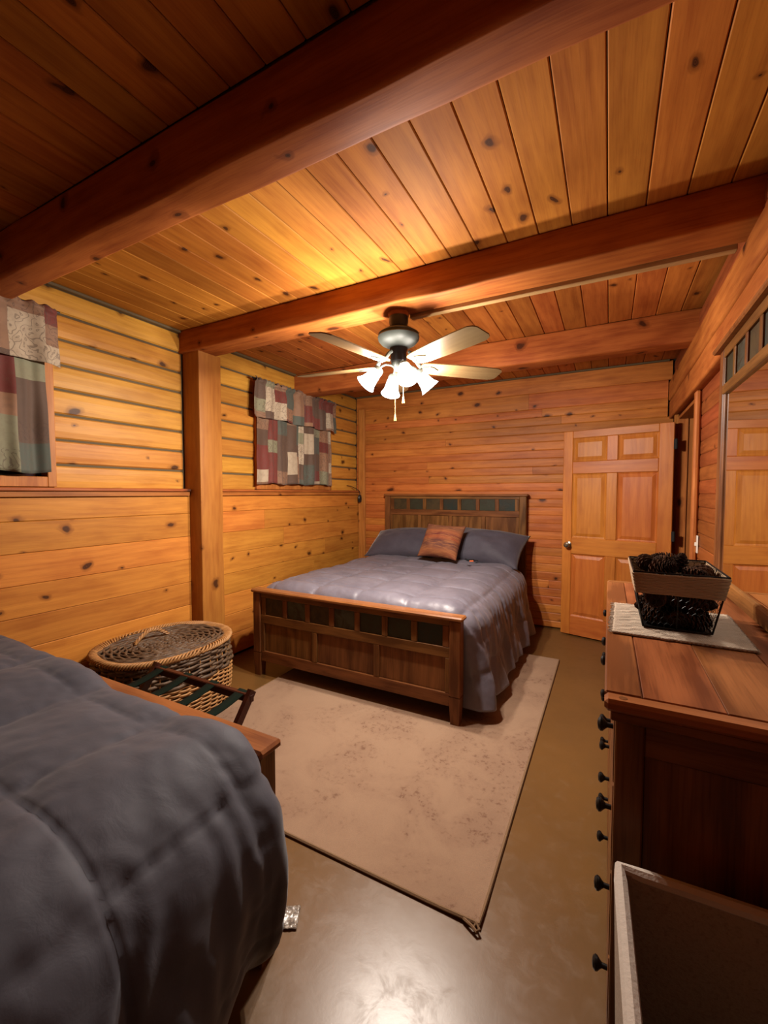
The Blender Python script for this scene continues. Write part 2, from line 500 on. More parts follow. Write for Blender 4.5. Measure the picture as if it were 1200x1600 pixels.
def shade_mat():
    k = N('lit_frosted_glass')
    tc = k.n('ShaderNodeTexCoord')
    em = k.n('ShaderNodeEmission'); em.inputs[1].default_value = SHADE_EMIT
    k.l(k.ramp(k.noise(tc.outputs['Object'], 20.0, 2.0), [(0, C(1, .93, .85)), (1, C(1, .96, .90))]), em.inputs[0])
    tr = k.n('ShaderNodeBsdfTransparent')
    mx = k.n('ShaderNodeMixShader'); mx.inputs[0].default_value = .58
    k.l(tr.outputs[0], mx.inputs[1]); k.l(em.outputs[0], mx.inputs[2])
    k.l(mx.outputs[0], k.out.inputs['Surface'])
    return k.m
m_shade = shade_mat()

def plastic_mat():
    k = N('printed_clear_film')
    tc = k.n('ShaderNodeTexCoord')
    n1 = k.noise(tc.outputs['Object'], 70.0, 3.0)
    k.l(k.ramp(n1, [(.42, srgb(140, 130, 118)), (.5, srgb(90, 80, 75)), (.56, srgb(150, 140, 128))]), k.b.inputs['Base Color'])
    k.b.inputs['Roughness'].default_value = .3
    return k.m
m_film = plastic_mat()
m_orange = plain('orange_plastic', C(.75, .16, .05), .4)

# ------------------------------------------------------------------ room dimensions
ZC = 2.61                      # ceiling boards
XL, XLOW, XR = -2.87, -2.82, 0.52
YB, YF = 4.66, -1.45

_cache = {}
def board_mesh(kind, L, W, mat):
    key = (kind, round(L, 3), round(W, 3), mat.name)
    if key in _cache: return _cache[key]
    h = W/2
    if kind == 'log':      # squared log, wide chamfer to the seam
        t = .05; g = .0045; c = .013
        poly = [(-h+g, 0), (-h+g, t-c*1.2), (-h+g+c*.75, t-.002), (-h+.05, t+.002), (h-.05, t+.002), (h-g-c*.75, t-.002), (h-g, t-c*1.2), (h-g, 0)]
    elif kind == 'plank':
        t = .022; c = .0035; g = .0006
        poly = [(-h+g, 0), (-h+g, t-c), (-h+g+c, t), (h-g-c, t), (h-g, t-c), (h-g, 0)]
    else:                  # half-log siding strips on the back and right wall
        t = .024; c = .004; g = .0006
        poly = [(-h+g, 0), (-h+g, t-c), (-h+g+c*1.6, t-.0005), (0, t+.001), (h-g-c*1.6, t-.0005), (h-g, t-c), (h-g, 0)]
    me = M().prism([(y, z) for y, z in poly][::-1], -L/2, L/2).mesh({'log': 'log', 'plank': 'plank'}.get(kind, 'board'), mat)
    _cache[key] = me
    return me
def put_board(name, kind, mat, parent, a, b, W, zdir):
    a = Vector(a); b = Vector(b); L = (b-a).length
    o = link(name, board_mesh(kind, L, W, mat), parent, frame((a+b)/2, (b-a)/L, zdir))
    return o
def splits(a, b, holes=(), avg=0.0, rng=random):
    segs = [(a, b)]
    for h0, h1 in holes:
        ns = []
        for s0, s1 in segs:
            if h1 <= s0 or h0 >= s1: ns.append((s0, s1)); continue
            if h0 > s0: ns.append((s0, h0))
            if h1 < s1: ns.append((h1, s1))
        segs = ns
    out = []
    for s0, s1 in segs:
        if avg and (s1-s0) > avg*.8 and rng.random() < .75:
            c = s0 + (s1-s0)*rng.uniform(.25, .75)
            out += [(s0, c-.0008), (c+.0008, s1)]
        else: out.append((s0, s1))
    return out

# ------------------------------------------------------------------ floor
fl = M(); fl.grid(lambda u, v: (-3.0+4.6*u, YF-.1+(YB-YF+.3)*v, 0.0), 8, 12)
struct(fl.build('floor', m_floor), 'glossy olive brown sealed concrete floor')

# ------------------------------------------------------------------ ceiling
ceil = struct(empty('ceiling'), 'knotty pine plank ceiling')
M().box(-3.05, 1.5, YF-.1, YB+.15, ZC+.022, ZC+.06, .001).build('backing', m_dark, ceil)
PW = .1425
x = .112 - PW*22
while x < .9:
    for (y0, y1) in ((YF, .955), (.975, 2.15), (2.32, 3.47), (3.63, YB)):
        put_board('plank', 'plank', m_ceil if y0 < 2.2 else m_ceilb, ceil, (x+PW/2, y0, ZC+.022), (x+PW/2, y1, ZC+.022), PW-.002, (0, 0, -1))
    x += PW

# ------------------------------------------------------------------ left wall: logs above, planks below
wl = struct(empty('wall_left'), 'log wall above a pine plank wainscot')
W1 = (0.04, 1.30, 1.436, 2.42)     # window 1: y0 y1 z0 z1
W2 = (2.89, 4.07, 1.436, 2.42)
def backing_left(z0, z1, holes, x1):
    for (a, b) in splits(YF, YB, holes):
        M().box(x1-.09, x1, a, b, z0, z1, .001).build('chinking', m_chink, wl)
backing_left(W1[2], W1[3], [(W1[0], W1[1]), (W2[0], W2[1])], XL-.012)
backing_left(0, W1[2], [], XL-.012)
backing_left(W1[3], ZC+.03, [], XL-.012)
rng = random.Random(11)
zs = [2.600-.1475*k for k in range(9)]
for i in range(8):
    z1, z0 = zs[i], zs[i+1]; zc = (z0+z1)/2
    holes = []
    for Wn in (W1, W2):
        if z1 > Wn[2]+.03 and z0 < Wn[3]-.03: holes.append((Wn[0], Wn[1]))
    holes.append((2.15, 2.38))
    for a, b in splits(YF, YB, holes, 1.4, rng):
        put_board('log', 'log', m_log, wl, (XL-.05, a, zc), (XL-.05, b, zc), z1-z0, (1, 0, 0))
zs = [1.378, 1.246, 1.071, .896, .721, .546, .371, .196, .02]
for i in range(8):
    z1, z0 = zs[i], zs[i+1]; zc = (z0+z1)/2
    for a, b in splits(YF, YB, [(2.165, 2.37)], 1.2, rng):
        put_board('plank', 'plank', m_wains, wl, (XLOW-.022, a, zc), (XLOW-.022, b, zc), z1-z0, (1, 0, 0))
for (a, b) in ((YF, 2.158), (2.372, 4.62)):
    M().box(XL-.0, XLOW-.022, a, b, .02, 1.38, .001).build('backing', m_dark, wl)
    o = link('ledge_cap', M().box(-(b-a)/2, (b-a)/2, 0, .095, 0, .02, .004).mesh('ledge_cap', m_trimx), wl, frame((XLOW+.032, (a+b)/2, 1.412), (0, 1, 0), (0, 0, 1)))
    o = link('ledge_trim', M().box(-(b-a)/2, (b-a)/2, 0, .075, 0, .032, .003).mesh('ledge_trim', m_trimx), wl, frame((XLOW+.018, (a+b)/2, 1.379), (0, 1, 0), (0, 0, 1)))
M().box(XL-.002, XL+.028, YF, 2.14, ZC-.018, ZC-.001, .003).build('crown_strip', m_olive, wl)
M().box(XL-.002, XL+.028, 2.34, 3.46, ZC-.018, ZC-.001, .003).build('crown_strip', m_olive, wl)

# ------------------------------------------------------------------ back wall
wb = struct(empty('wall_back'), 'knotty pine siding wall behind the headboard')
M().box(-3.05, 1.4, YB+.0245, YB+.12, 0, ZC+.05, .001).build('backing', m_dark, wb)
def back_board(z0, z1, a=-2.86, b=.50, avg=1.6):
    for s0, s1 in splits(a, b, [], avg, rng):
        put_board('board', 'strip', m_wall, wb, (s0, YB+.0245, (z0+z1)/2), (s1, YB+.0245, (z0+z1)/2), z1-z0, (0, -1, 0))
back_board(2.43, 2.60, avg=0, b=.485); back_board(2.266, 2.43, b=.455)
z = 2.266
while z > .02:
    back_board(max(z-.0842, .012), z, b=.455 if z > 2.1 else .50); z -= .0842
M().box(-2.86, .46, YB-.022, YB, 2.592, 2.608, .003).build('crown_strip', m_olive, wb)
o = struct(M().box(-2.815, -2.725, YB-.045, YB-.002, 0, 2.45, .005).build('trim_1', m_trimz), 'pale upright board in the back left corner')

# ------------------------------------------------------------------ right wall with door opening
wr = struct(empty('wall_right'), 'reddish pine siding wall beside the dresser mirror')
DO = (3.50, 4.40)
for a, b in splits(YF, YB, [DO]):
    M().box(XR+.0245, XR+.125, a+(.03 if a > 4 else 0), b-(.03 if b < 4 else 0), 0, 2.085, .001).build('backing', m_dark, wr)
M().box(XR+.0, XR+.13, YF, YB, 2.086, ZC+.02, .001).build('backing', m_dark, wr)
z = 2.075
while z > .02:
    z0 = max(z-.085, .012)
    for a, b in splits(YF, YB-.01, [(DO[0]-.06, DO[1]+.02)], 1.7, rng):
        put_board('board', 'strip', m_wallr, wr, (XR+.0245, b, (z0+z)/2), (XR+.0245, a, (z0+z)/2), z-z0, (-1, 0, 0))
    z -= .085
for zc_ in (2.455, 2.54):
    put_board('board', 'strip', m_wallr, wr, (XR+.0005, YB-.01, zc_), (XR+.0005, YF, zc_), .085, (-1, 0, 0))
# far hallway side of the opening
struct(M().box(1.45, 1.5, 2.6, YB+.1, 0, 2.6, .001).build('wall_hallway', m_wall), 'unlit hallway wall beyond the open door')
j = empty('trim_2'); struct(j, 'door jamb and casing of the open doorway')
M().box(XR-.01, XR+.13, DO[1], DO[1]+.025, 0, 2.05, .002).build('jamb', m_trimz, j)
M().box(XR-.01, XR+.13, DO[0]-.02, DO[0], 0, 2.05, .002).build('jamb', m_trimz, j)
M().box(XR+.045, XR+.06, DO[1]-.012, DO[1], 0, 2.04, .002).build('door_stop', m_trimz, j)
M().box(XR-.01, XR+.13, DO[0], DO[1], 2.03, 2.055, .002).build('head_jamb', m_trimx, j)
M().box(XR-.035, XR-.002, DO[0]-.078, DO[0]-.012, 0, 2.07, .010).build('casing', m_trimz, j)
M().box(XR-.035, XR-.002, DO[1]+.012, DO[1]+.08, 0, 2.20, .008).build('casing', m_trimz, j)

wf_ = struct(empty('wall_front'), 'pine siding wall behind the viewpoint')
M().box(-3.05, 1.4, YF-.12, YF-.03, 0, ZC+.05, .001).build('backing', m_dark, wf_)
z = 2.60
while z > .02:
    z0 = max(z-.175, .012)
    put_board('board', 'strip', m_wall, wf_, (.50, YF-.03, (z0+z)/2), (-2.80, YF-.03, (z0+z)/2), z-z0, (0, 1, 0)); z -= .175

# ------------------------------------------------------------------ timbers
def timber(name, a, b, w_, h_, mat, label, seed, r=.02, up=(0, 0, 1), wob=.004, segs=26):
    a = Vector(a); b = Vector(b); L = (b-a).length
    x_ = (b-a)/L; z_ = Vector(up); y_ = z_.cross(x_)
    prof = []
    for cx, cy, a0 in ((1, 1, 0), (-1, 1, 90), (-1, -1, 180), (1, -1, 270)):
        for k in range(4):
            an = math.radians(a0 + 30*k)
            prof.append((cx*(w_/2-r)+r*math.cos(an), cy*(h_/2-r)+r*math.sin(an)))
    m = M(); n = len(prof); vs = []; fs = []
    for i in range(segs+1):
        t = -L/2+L*i/segs
        for (py_, pz_) in prof:
            q = Vector((t*2.2, py_*7+seed, pz_*7))
            dn = noise.noise(q)*wob; de = noise.noise(q*1.7+Vector((9, 3, 1)))*wob
            vs.append((t, py_+dn*(1 if py_ > 0 else -1), pz_+de*(1 if pz_ > 0 else -1)))
    for i in range(segs):
        for k in range(n):
            l_ = (k+1) % n
            fs.append((i*n+k, (i+1)*n+k, (i+1)*n+l_, i*n+l_))
    fs.append(tuple(range(n))); fs.append(tuple(segs*n+k for k in range(n))[::-1])
    # flip winding so normals look outwards
    m.add(vs, [f[::-1] for f in fs])
    o = link(name, m.mesh(name, mat, True, 50), None, frame((a+b)/2, x_, z_))
    return struct(o, label)
b1 = timber('trim_3', (XL-.02, 1.022, 2.505), (XR+.02, 1.022, 2.505), .140, .208, m_beam, 'thick ceiling beam nearest the camera', 1.0, .016, wob=.006)
timber('trim_4', (XL-.02, 2.237, 2.530), (XR-.01, 2.237, 2.530), .190, .160, m_beam, 'ceiling beam that carries the fan', 4.0, .012)
timber('trim_5', (XL-.02, 3.55, 2.505), (XR-.01, 3.55, 2.505), .180, .208, m_beam, 'ceiling beam closest to the back wall', 8.0, .014)
timber('trim_6', (.505, YB-.0, 2.325), (.505, YF, 2.325), .09, .178, m_beam, 'long girder along the top of the right wall', 12.0, .016)
timber('trim_7', (.507, YB-.0, 2.155), (.507, YF, 2.155), .08, .164, m_beam, 'lower girder log above the doorway', 17.0, .012)
o = timber('trim_8', (-2.782, 2.268, 0.0), (-2.782, 2.268, 2.452), .205, .18, m_postx, 'square pine post under the fan beam', 21.0, .006, up=(1, 0, 0), wob=.002)
# bark left on the beam edge
m = M(); rb = random.Random(5)
for k in range(46):
    t = rb.random()
    X = -1.05+1.55*t + rb.uniform(-.02, .02); Z = 2.425+rb.random()*.03+.02*math.sin(t*9)
    s = rb.uniform(.010, .03)
    vs = []
    for q in range(7):
        an = 2*PI*q/7
        vs.append((X+math.cos(an)*s*1.8*rb.uniform(.7, 1.2), .9425, Z+math.sin(an)*s*.55*rb.uniform(.7, 1.2)))
    vs.append((X, .9390, Z))
    m.add(vs, [(q, (q+1) % 7, 7) for q in range(7)])
bo = m.build('bark', m_cone, b1); bo.matrix_parent_inverse = b1.matrix_local.inverted(); stuff(bo)

# ------------------------------------------------------------------ windows
def window(name, Wn, label):
    y0, y1, z0, z1 = Wn
    r_ = struct(empty(name, (XL, (y0+y1)/2, z0)), label)
    hw = (y1-y0)/2; H = z1-z0
    M().box(-.06, .03, -hw, -hw+.045, 0, H, .003).build('casing', m_trimz, r_)
    M().box(-.06, .03, hw-.045, hw, 0, H, .003).build('casing', m_trimz, r_)
    M().box(-.06, .03, -hw+.045, hw-.045, H-.045, H, .003).build('casing', m_trimz, r_)
    M().box(-.06, .03, -hw+.045, hw-.045, 0, .058, .003).build('sill', m_trimz, r_)
    M().box(-.052, -.042, -hw+.045, -.02, .058, H-.045, .001).build('pane', m_glass, r_)
    M().box(-.052, -.042, .02, hw-.045, .058, H-.045, .001).build('pane', m_glass, r_)
    M().box(-.058, -.030, -.02, .02, .058, H-.045, .002).build('mullion', m_trimz, r_)
window('window_1', W1, 'window behind the curtain at the left edge')
window('window_2', W2, 'window behind the patchwork curtain beside the bed')

def curtain(name, label, y0, y1, z0, z1, xw, amp, folds, seed, cat, group, uoff, skew=0.0, gather=False, thick=.002):
    """hanging cloth along the left wall, wavy in x"""
    r_ = empty(name, (xw, (y0+y1)/2, z0))
    H = z1-z0; Wd = y1-y0
    def fn(u, v):
        ph = u*folds*2*PI + 1.3*math.sin(u*7+seed)+seed
        a = amp*(.45+.55*(1-v))
        xx = a*math.sin(ph) + .4*a*math.sin(ph*2.3+1)
        yy = -Wd/2+Wd*u + .25*a*math.cos(ph)
        zz = H*v
        if gather and v > .86:
            k_ = (v-.86)/.14
            xx += .020*math.sin(k_*PI) + .007*math.sin(u*folds*16+seed)
            zz += .006*math.sin(u*folds*21)*k_
        zz += (1-v)*(.008*math.sin(ph*.5+seed)+skew*(u-.5))
        xx += .014*noise.noise(Vector((u*6, v*3, seed)))
        yy += (1-v)*.03*(u-.5)
        return (xx, yy, zz)
    m = M(); m.grid(fn, 110, 34, lambda u, v: (uoff+u*Wd*1.12, 5+v*H+uoff*.37))
    o = m.build('cloth', m_curt, r_, True, 80)
    md = o.modifiers.new('thick', 'SOLIDIFY'); md.thickness = thick
    t = M().tube([(-.004, -Wd/2-.02, H*.955), (-.004, Wd/2+.02, H*.955)], .007, 8).build('rod', m_darkmetal, r_, True)
    thing(r_, label, cat, group)
curtain('valance', 'gathered patchwork valance over the window beside the bed', 2.80, 4.06, 2.085, 2.425, -2.765, .018, 6.5, 1.2, 'valance', 'patchwork window curtains', 0.0, gather=True)
curtain('cafe_curtain', 'left patchwork cafe curtain panel under the valance by the bed', 2.86, 3.42, 1.488, 2.15, -2.800, .012, 3, 3.1, 'curtain', 'patchwork window curtains', 3.0)
curtain('cafe_curtain', 'right patchwork cafe curtain panel under the valance by the bed', 3.44, 4.00, 1.488, 2.15, -2.800, .012, 3, 5.7, 'curtain', 'patchwork window curtains', 5.0)
curtain('valance', 'patchwork valance cut off by the left edge of the photo', 0.0, 1.285, 2.11, 2.43, -2.76, .016, 6, 2.2, 'valance', 'patchwork window curtains', 8.1, gather=True)
curtain('cafe_curtain', 'patchwork cafe curtain panel at the left edge of the photo', .66, 1.235, 1.515, 2.2, -2.800, .012, 3, 6.4, 'curtain', 'patchwork window curtains', 11.2)

# ------------------------------------------------------------------ door, standing open against the back wall
hx, hy = .478, 4.325
ex, ey = -.400, 4.545
ang = math.atan2(ey-hy, ex-hx)          # from hinge to free edge
dr = struct(empty('door_1', (hx, hy, 0.012), ang), 'six panel pine door standing open')
DW, DH, DT = .905, 1.985, .036
# local x from hinge (0) to free edge (DW); room side faces local +y after rotation by ~166 deg -> world -y
def dbox(nm, x0, x1, z0, z1, mat, t=DT/2, b=.004, par=None, cy=0): return M().box(x0, x1, cy-t, cy+t, z0, z1, b).build(nm, mat, par or dr)
sr = .108; mid = (.425, .515)
dbox('stile', 0, sr, 0, DH, m_doorz); dbox('stile', DW-sr+.02, DW, 0, DH, m_doorz)
rails = [(0, .185), (.80, .955), (1.575, 1.69), (1.915, DH)]
for a, b in rails: dbox('rail', sr, DW-sr+.02, a, b, m_doorx)
gaps = [(.185, .80), (.955, 1.575), (1.69, 1.915)]
for a, b in gaps:
    dbox('mullion', mid[0], mid[1], a, b, m_doorz)
    for x0, x1 in ((sr, mid[0]), (mid[1], DW-sr+.02)):
        # raised and fielded panel: frustum on both faces
        m = M(); g = .012; e = .045
        for sd in (1, -1):
            o_ = [(x0, a), (x1, a), (x1, b), (x0, b)]
            rings = [(0, .010), (.012, .004), (.016, .003), (e, .013)]
            vs = []
            for ins, dp in rings:
                for (xx, zz) in o_:
                    cx, cz = (x0+x1)/2, (a+b)/2
                    vs.append((xx+(ins if xx < cx else -ins), sd*dp, zz+(ins if zz < cz else -ins)))
            fs = []
            for r_ in range(len(rings)-1):
                for q in range(4):
                    p = (q+1) % 4
                    f = (r_*4+q, r_*4+p, r_*4+4+p, r_*4+4+q)
                    fs.append(f if sd < 0 else f[::-1])
            f = tuple((len(rings)-1)*4+q for q in range(4)); fs.append(f if sd < 0 else f[::-1])
            m.add(vs, fs)
        m.build('panel', m_doorz, dr)
kn = M(); kz = .885
for sd in (1, -1):
    mt = Matrix.Translation((DW-.062, sd*DT/2, kz)) @ Matrix.Rotation(-sd*PI/2, 4, 'X')
    kn.lathe([(.030, 0), (.030, .006), (.012, .012), (.011, .030), (.024, .040), (.029, .052), (.024, .063), (.008, .067)], 20, mt)
o = kn.build('knob', m_nickel, dr, True); o['label'] = 'round aged metal door knob'
for hz in (.25, 1.02, 1.80):
    M().box(-.024, .002, .012, .030, hz-.045, hz+.045, .006).build('hinge', m_blackm, dr)

sw = empty('light_switch', (XR-.001, 3.42, 1.065))
M().box(-.007, 0, -.036, .036, -.058, .058, .003).build('plate', m_white, sw)
M().box(-.016, -.006, -.006, .006, -.012, .012, .002).build('toggle', m_white, sw)
thing(sw, 'white switch plate on the reddish wall beside the doorway', 'light switch')

# ------------------------------------------------------------------ beds
def panel_board(root, y, zb, zt, ztile0, ztile1, name, front, ntile=7, half=.825, panels=3):
    """head- or footboard centred on x = 0 at local y; front = -1 or 1 side that shows the tiles"""
    r_ = root; t = .022
    def B(nm, x0, x1, z0, z1, mat, d=t, par=r_, b=.003):
        return M().box(x0, x1, y-d, y+d, z0, z1, b).build(nm, mat, par)
    ca = M().box(-half-.015, half+.015, y-.045, y+.045, zt-.026, zt, .008).build(name+'_cap', m_capx, r_)
    for s in (-1, 1):
        m = M()
        x0, x1 = (half-.07, half) if s > 0 else (-half, -half+.07)
        m.box(x0, x1, y-.034, y+.034, .18, zt-.026, .005)
        # tapered foot
        cx = (x0+x1)/2
        vs = [(cx+sx*a, y+sy*b, zz) for (a, b, zz) in ((.026, .028, 0), (.0345, .0335, .18)) for sx, sy in ((-1, -1), (1, -1), (1, 1), (-1, 1))]
        m.add(vs, [(0, 3, 2, 1), (0, 1, 5, 4), (1, 2, 6, 5), (2, 3, 7, 6), (3, 0, 4, 7)])
        m.build('post', m_oakz, r_)
    hi = half-.07
    B('rail', -hi, hi, ztile1, zt-.026, m_oakx); B('rail', -hi, hi, ztile0-.065, ztile0, m_oakx)
    B('rail', -hi, hi, zb, zb+.08, m_oakx)
    pit = (2*hi-.05)/ntile; tw = pit-.042
    for k in range(ntile+1):
        xc = -hi+.025+pit*k
        B('tile_divider', max(-hi, xc-.021), min(hi, xc+.021), ztile0, ztile1, m_oakz)
    for k in range(ntile):
        xc = -hi+.025+pit*(k+.5)
        o = link('tile', M().box(-tw/2, tw/2, -.014, .014, -(ztile1-ztile0)/2, (ztile1-ztile0)/2, .002).mesh('tile', m_slate), r_)
        o.location = (xc, y, (ztile0+ztile1)/2)
    z0, z1 = zb+.08, ztile0-.065
    wpan = 2*hi/panels
    for k in range(panels):
        xa = -hi+wpan*k
        if k: B('panel_stile', xa-.022, xa+.022, z0, z1, m_oakz)
        B('panel', xa+.02, xa+wpan-.02, z0, z1, m_oakz, .010)
    B('panel_stile', -hi, -hi+.03, z0, z1, m_oakz); B('panel_stile', hi-.03, hi, z0, z1, m_oakz)
def bed_frame(loc, rz, label):
    r_ = empty('bed_frame', loc, rz)
    panel_board(r_, 0.0, .115, .668, .475, .605, 'footboard', -1, panels=3)
    panel_board(r_, 2.18, .30, 1.392, 1.21, 1.335, 'headboard', -1, panels=4)
    for s in (-1, 1):
        M().box(s*.775, s*.805, .03, 2.15, .20, .36, .004).build('side_rail', m_oaky, r_)
    for k in range(6):
        M().box(-.775, .775, .25+.33*k, .34+.33*k, .235, .255, .003).build('slat', m_oakx, r_)
    return thing(r_, label, 'bed frame', 'matching slate tile beds')
BED2 = (-1.580, 2.420, 0); BED1 = (-1.690, .910, 0)
bed_frame(BED2, 0, 'dark oak bed frame with slate tiles, headboard against back wall')
bed_frame(BED1, PI, 'oak bed frame in the near left corner showing its footboard cap')

def mattress(loc, rz, label):
    r_ = empty('mattress', loc, rz)
    M().box(-.76, .76, .05, 2.10, .256, .44, .03).build('box_spring', m_linen, r_)
    M().box(-.765, .765, .05, 2.10, .44, .655, .05).build('pad', m_linen, r_)
    thing(r_, label, 'mattress')
mattress(BED2, 0, 'mattress under the grey comforter of the far bed')
mattress(BED1, PI, 'mattress under the dark comforter of the near bed')

def comforter(name, loc, rz, label, mat, seed, dropL, dropR, y1, top=.685, hw=.87, r=.20, rf=.10, y0=.06, flare=.15, q=(.375, .33), ph=(.0, .0), puff=.034, curl=.0, lift=.0, qe=.22, nu=230, nv=210):
    r_ = empty(name, (loc[0], loc[1], 0), rz)
    a = hw-r; arc = r*PI/2
    SL = a+arc+dropL; SR = a+arc+dropR
    foot = .15
    def fn(u, v):
        s = -SL+(SL+SR)*u
        t = -foot+(y1-y0+foot)*v         # arc length along the bed from the foot, negative is tucked down
        sg = 1 if s > 0 else -1
        ab = abs(s); d = max(0.0, ab-a-arc)
        dm = dropR if sg > 0 else dropL
        if ab <= a: x, z, nx, nz = ab, 0.0, 0.0, 1.0
        elif ab <= a+arc:
            th = (ab-a)/r; x = a+r*math.sin(th); z = -r*(1-math.cos(th)); nx, nz = math.sin(th), math.cos(th)
        else: x, z, nx, nz = hw, -r-d, 1.0, 0.0
        x += d*flare
        e_ = max(0.0, d/dm-.45)/.55
        x -= curl*e_*e_
        side = min(1.0, max(0.0, (ab-a)/(arc+.04)))      # 0 on top, 1 on the hanging side
        edge = 1-side
        if t < rf:
            k_ = rf-t
            th = min(k_/rf, PI/2); down = max(0.0, k_-rf*PI/2)
            yt = y0+rf-rf*math.sin(th); zz = -(rf*(1-math.cos(th))+down)*edge
            ny = math.sin(th)*edge
            yy = yt*edge+side*(y0+.012+max(t, -.02)*.9)
            x -= side*.05*(max(0.0, (rf-t))/rf)**2
        else: yy, zz, ny = y0+t, 0.0, 0.0
        z += zz
        ws = .03*noise.noise(Vector((t*2.2, seed, 0)))*side
        qq = abs(math.sin(PI*(s-ph[0]+ws)/q[0]))*abs(math.sin(PI*(yy-ph[1])/q[1]))
        pf = puff*(qq**qe)
        P = Vector((s*2.6, t*2.6, seed))
        wr = .013*noise.noise(P*1.5)+.005*noise.noise(P*4.5)+.002*noise.noise(P*11)
        k2 = min(1.0, d/.22)
        fold = k2*(.050*noise.noise(Vector((t*4.2, d*1.2, seed)))+.022*noise.noise(Vector((t*9.5+d*3, d*1.6, seed+4)))+.012*math.sin(t*2*PI/.33+1.6*math.sin(t*3.1+seed)+d*2.5))
        # puckers running off the seams
        pk = math.exp(-((((s-ph[0])/q[0])%1.0-.5)**2)*0)*(1-qq)**3
        fold += .005*pk*noise.noise(Vector((s*30, t*30, seed)))
        fold += .0045*math.sin(t*70+6*noise.noise(P*2))*side*(1-k2)
        dn = pf*(1-.3*k2)+wr+fold
        x += nx*dn; z += nz*dn
        yy += -ny*dn*.6
        if d > 0: yy += .02*k2*math.sin(d*9+t*5)
        lf = min(1.0, max(0.0, (s+.25)/.5)); zz = top+z+lift*lf*lf*(3-2*lf)*edge
        lo = .06+.02*math.sin(t*9+seed)
        if zz < lo: zz = lo+.1*(zz-lo)
        return (sg*x, yy, max(.03, zz))
    m = M(); m.grid(fn, nu, nv)
    o = m.build('cover', mat, r_, True, 180)
    md = o.modifiers.new('thick', 'SOLIDIFY'); md.thickness = .016; md.offset = -1
    return thing(r_, label, 'comforter', 'matching bed covers')
comforter('comforter', BED2, 0, 'shiny slate grey quilted comforter on the far bed', m_comf, 3.0, .24, .40, 1.80, top=.690, flare=.2, ph=(.05, .22))
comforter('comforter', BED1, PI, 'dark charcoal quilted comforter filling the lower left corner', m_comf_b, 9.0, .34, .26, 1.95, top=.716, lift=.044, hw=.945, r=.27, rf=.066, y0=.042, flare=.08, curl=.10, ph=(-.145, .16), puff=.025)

def pillow(name, loc, rot, a, b, T, mat, label, cat, seed, group=None, flat=.12):
    def side(sgn):
        def fn(u, v):
            U, V = u*2-1, v*2-1
            e = (1-abs(U)**2.2)*(1-abs(V)**2.2)
            h = T*(max(0, e)**.62)
            x = a*U*(1-flat*.5*(1-V*V)*abs(U)); y = b*V*(1-flat*(1-U*U)*abs(V))
            n_ = noise.noise(Vector((U*1.7+seed, V*1.7, sgn)))*.16+noise.noise(Vector((U*4+seed, V*4, sgn)))*.06
            return (x, y, sgn*h*(1+n_))
        return fn
    m = M()
    m.grid(side(1), 36, 36, lambda u, v: (u, v))
    o0 = len(m.f)
    m.grid(side(-1), 36, 36, lambda u, v: (u, v))
    m.f = m.f[:o0] + [f[::-1] for f in m.f[o0:]]
    o = m.build(name, mat, None, True, 180)
    bm = bmesh.new(); bm.from_mesh(o.data); bmesh.ops.remove_doubles(bm, verts=bm.verts, dist=.0004); bm.to_mesh(o.data); bm.free()
    o.location = loc; o.rotation_euler = rot
    thing(o, label, cat, group)
    return o
pillow('pillow', (-2.03, 4.33, .840), (math.radians(30), math.radians(-3), math.radians(2)), .41, .255, .135, m_sham, 'slate grey pillow on the window side of the far bed', 'pillow', 1.0, 'bed pillows')
pillow('pillow', (-1.14, 4.33, .850), (math.radians(33), math.radians(4), math.radians(-4)), .42, .26, .145, m_sham, 'slate grey pillow on the door side of the far bed', 'pillow', 6.0, 'bed pillows')
pillow('throw_pillow', (-1.485, 4.045, .915), (math.radians(54), math.radians(2), math.radians(-4)), .212, .200, .105, m_throw, 'rust and tan striped throw pillow propped on grey pillows', 'throw pillow', 3.0)

# small black and orange gadget left on the comforter
g = empty('small_toy', (-1.135, 3.90, .757), .4)
M().box(-.045, .03, -.014, .014, .004, .022, .005).build('body', m_blackp, g)
M().box(-.020, .020, -.024, -.008, 0, .012, .004).build('orange_trim', m_orange, g)
M().tube([(.028, 0, .012), (.05, .006, .010), (.062, -.002, .006)], .005, 6).build('tail', m_blackp, g, True)
M().lathe([(.002, 0), (.010, .003), (.011, .010), (.004, .016)], 10, Matrix.Translation((-.050, .004, .012))).build('cap', m_blackp, g, True)
thing(g, 'tiny black and orange trinket lying on the grey comforter', 'trinket')

# ------------------------------------------------------------------ rug
rg = empty('area_rug', (-1.26, 2.535, 0))
RX, RY = .918, 1.236
def rugtop(u, v):
    x_, y_ = -RX+2*RX*u, -RY+2*RY*v
    return (x_, y_, .011+.0015*noise.noise(Vector((x_*2, y_*2, 0)))+.006*math.exp(-((x_-RX)**2+(y_+RY)**2)/.01))
M().grid(rugtop, 30, 40).build('pile', m_rug, rg, True)
def edge(x, y): return (x, y, .0075+.006*math.exp(-((x-RX)**2+(y+RY)**2)/.008))
loop = [edge(-RX+2*RX*k/30, -RY) for k in range(30)]+[edge(RX, -RY+2*RY*k/40) for k in range(40)]+[edge(RX-2*RX*k/30, RY) for k in range(30)]+[edge(-RX, RY-2*RY*k/40) for k in range(40)]
M().tube(loop, .0065, 6, True).build('binding', m_bind, rg, True)
M().box(-RX+.002, RX-.002, -RY+.002, RY-.002, .001, .009, .001).build('underside', m_bind, rg)
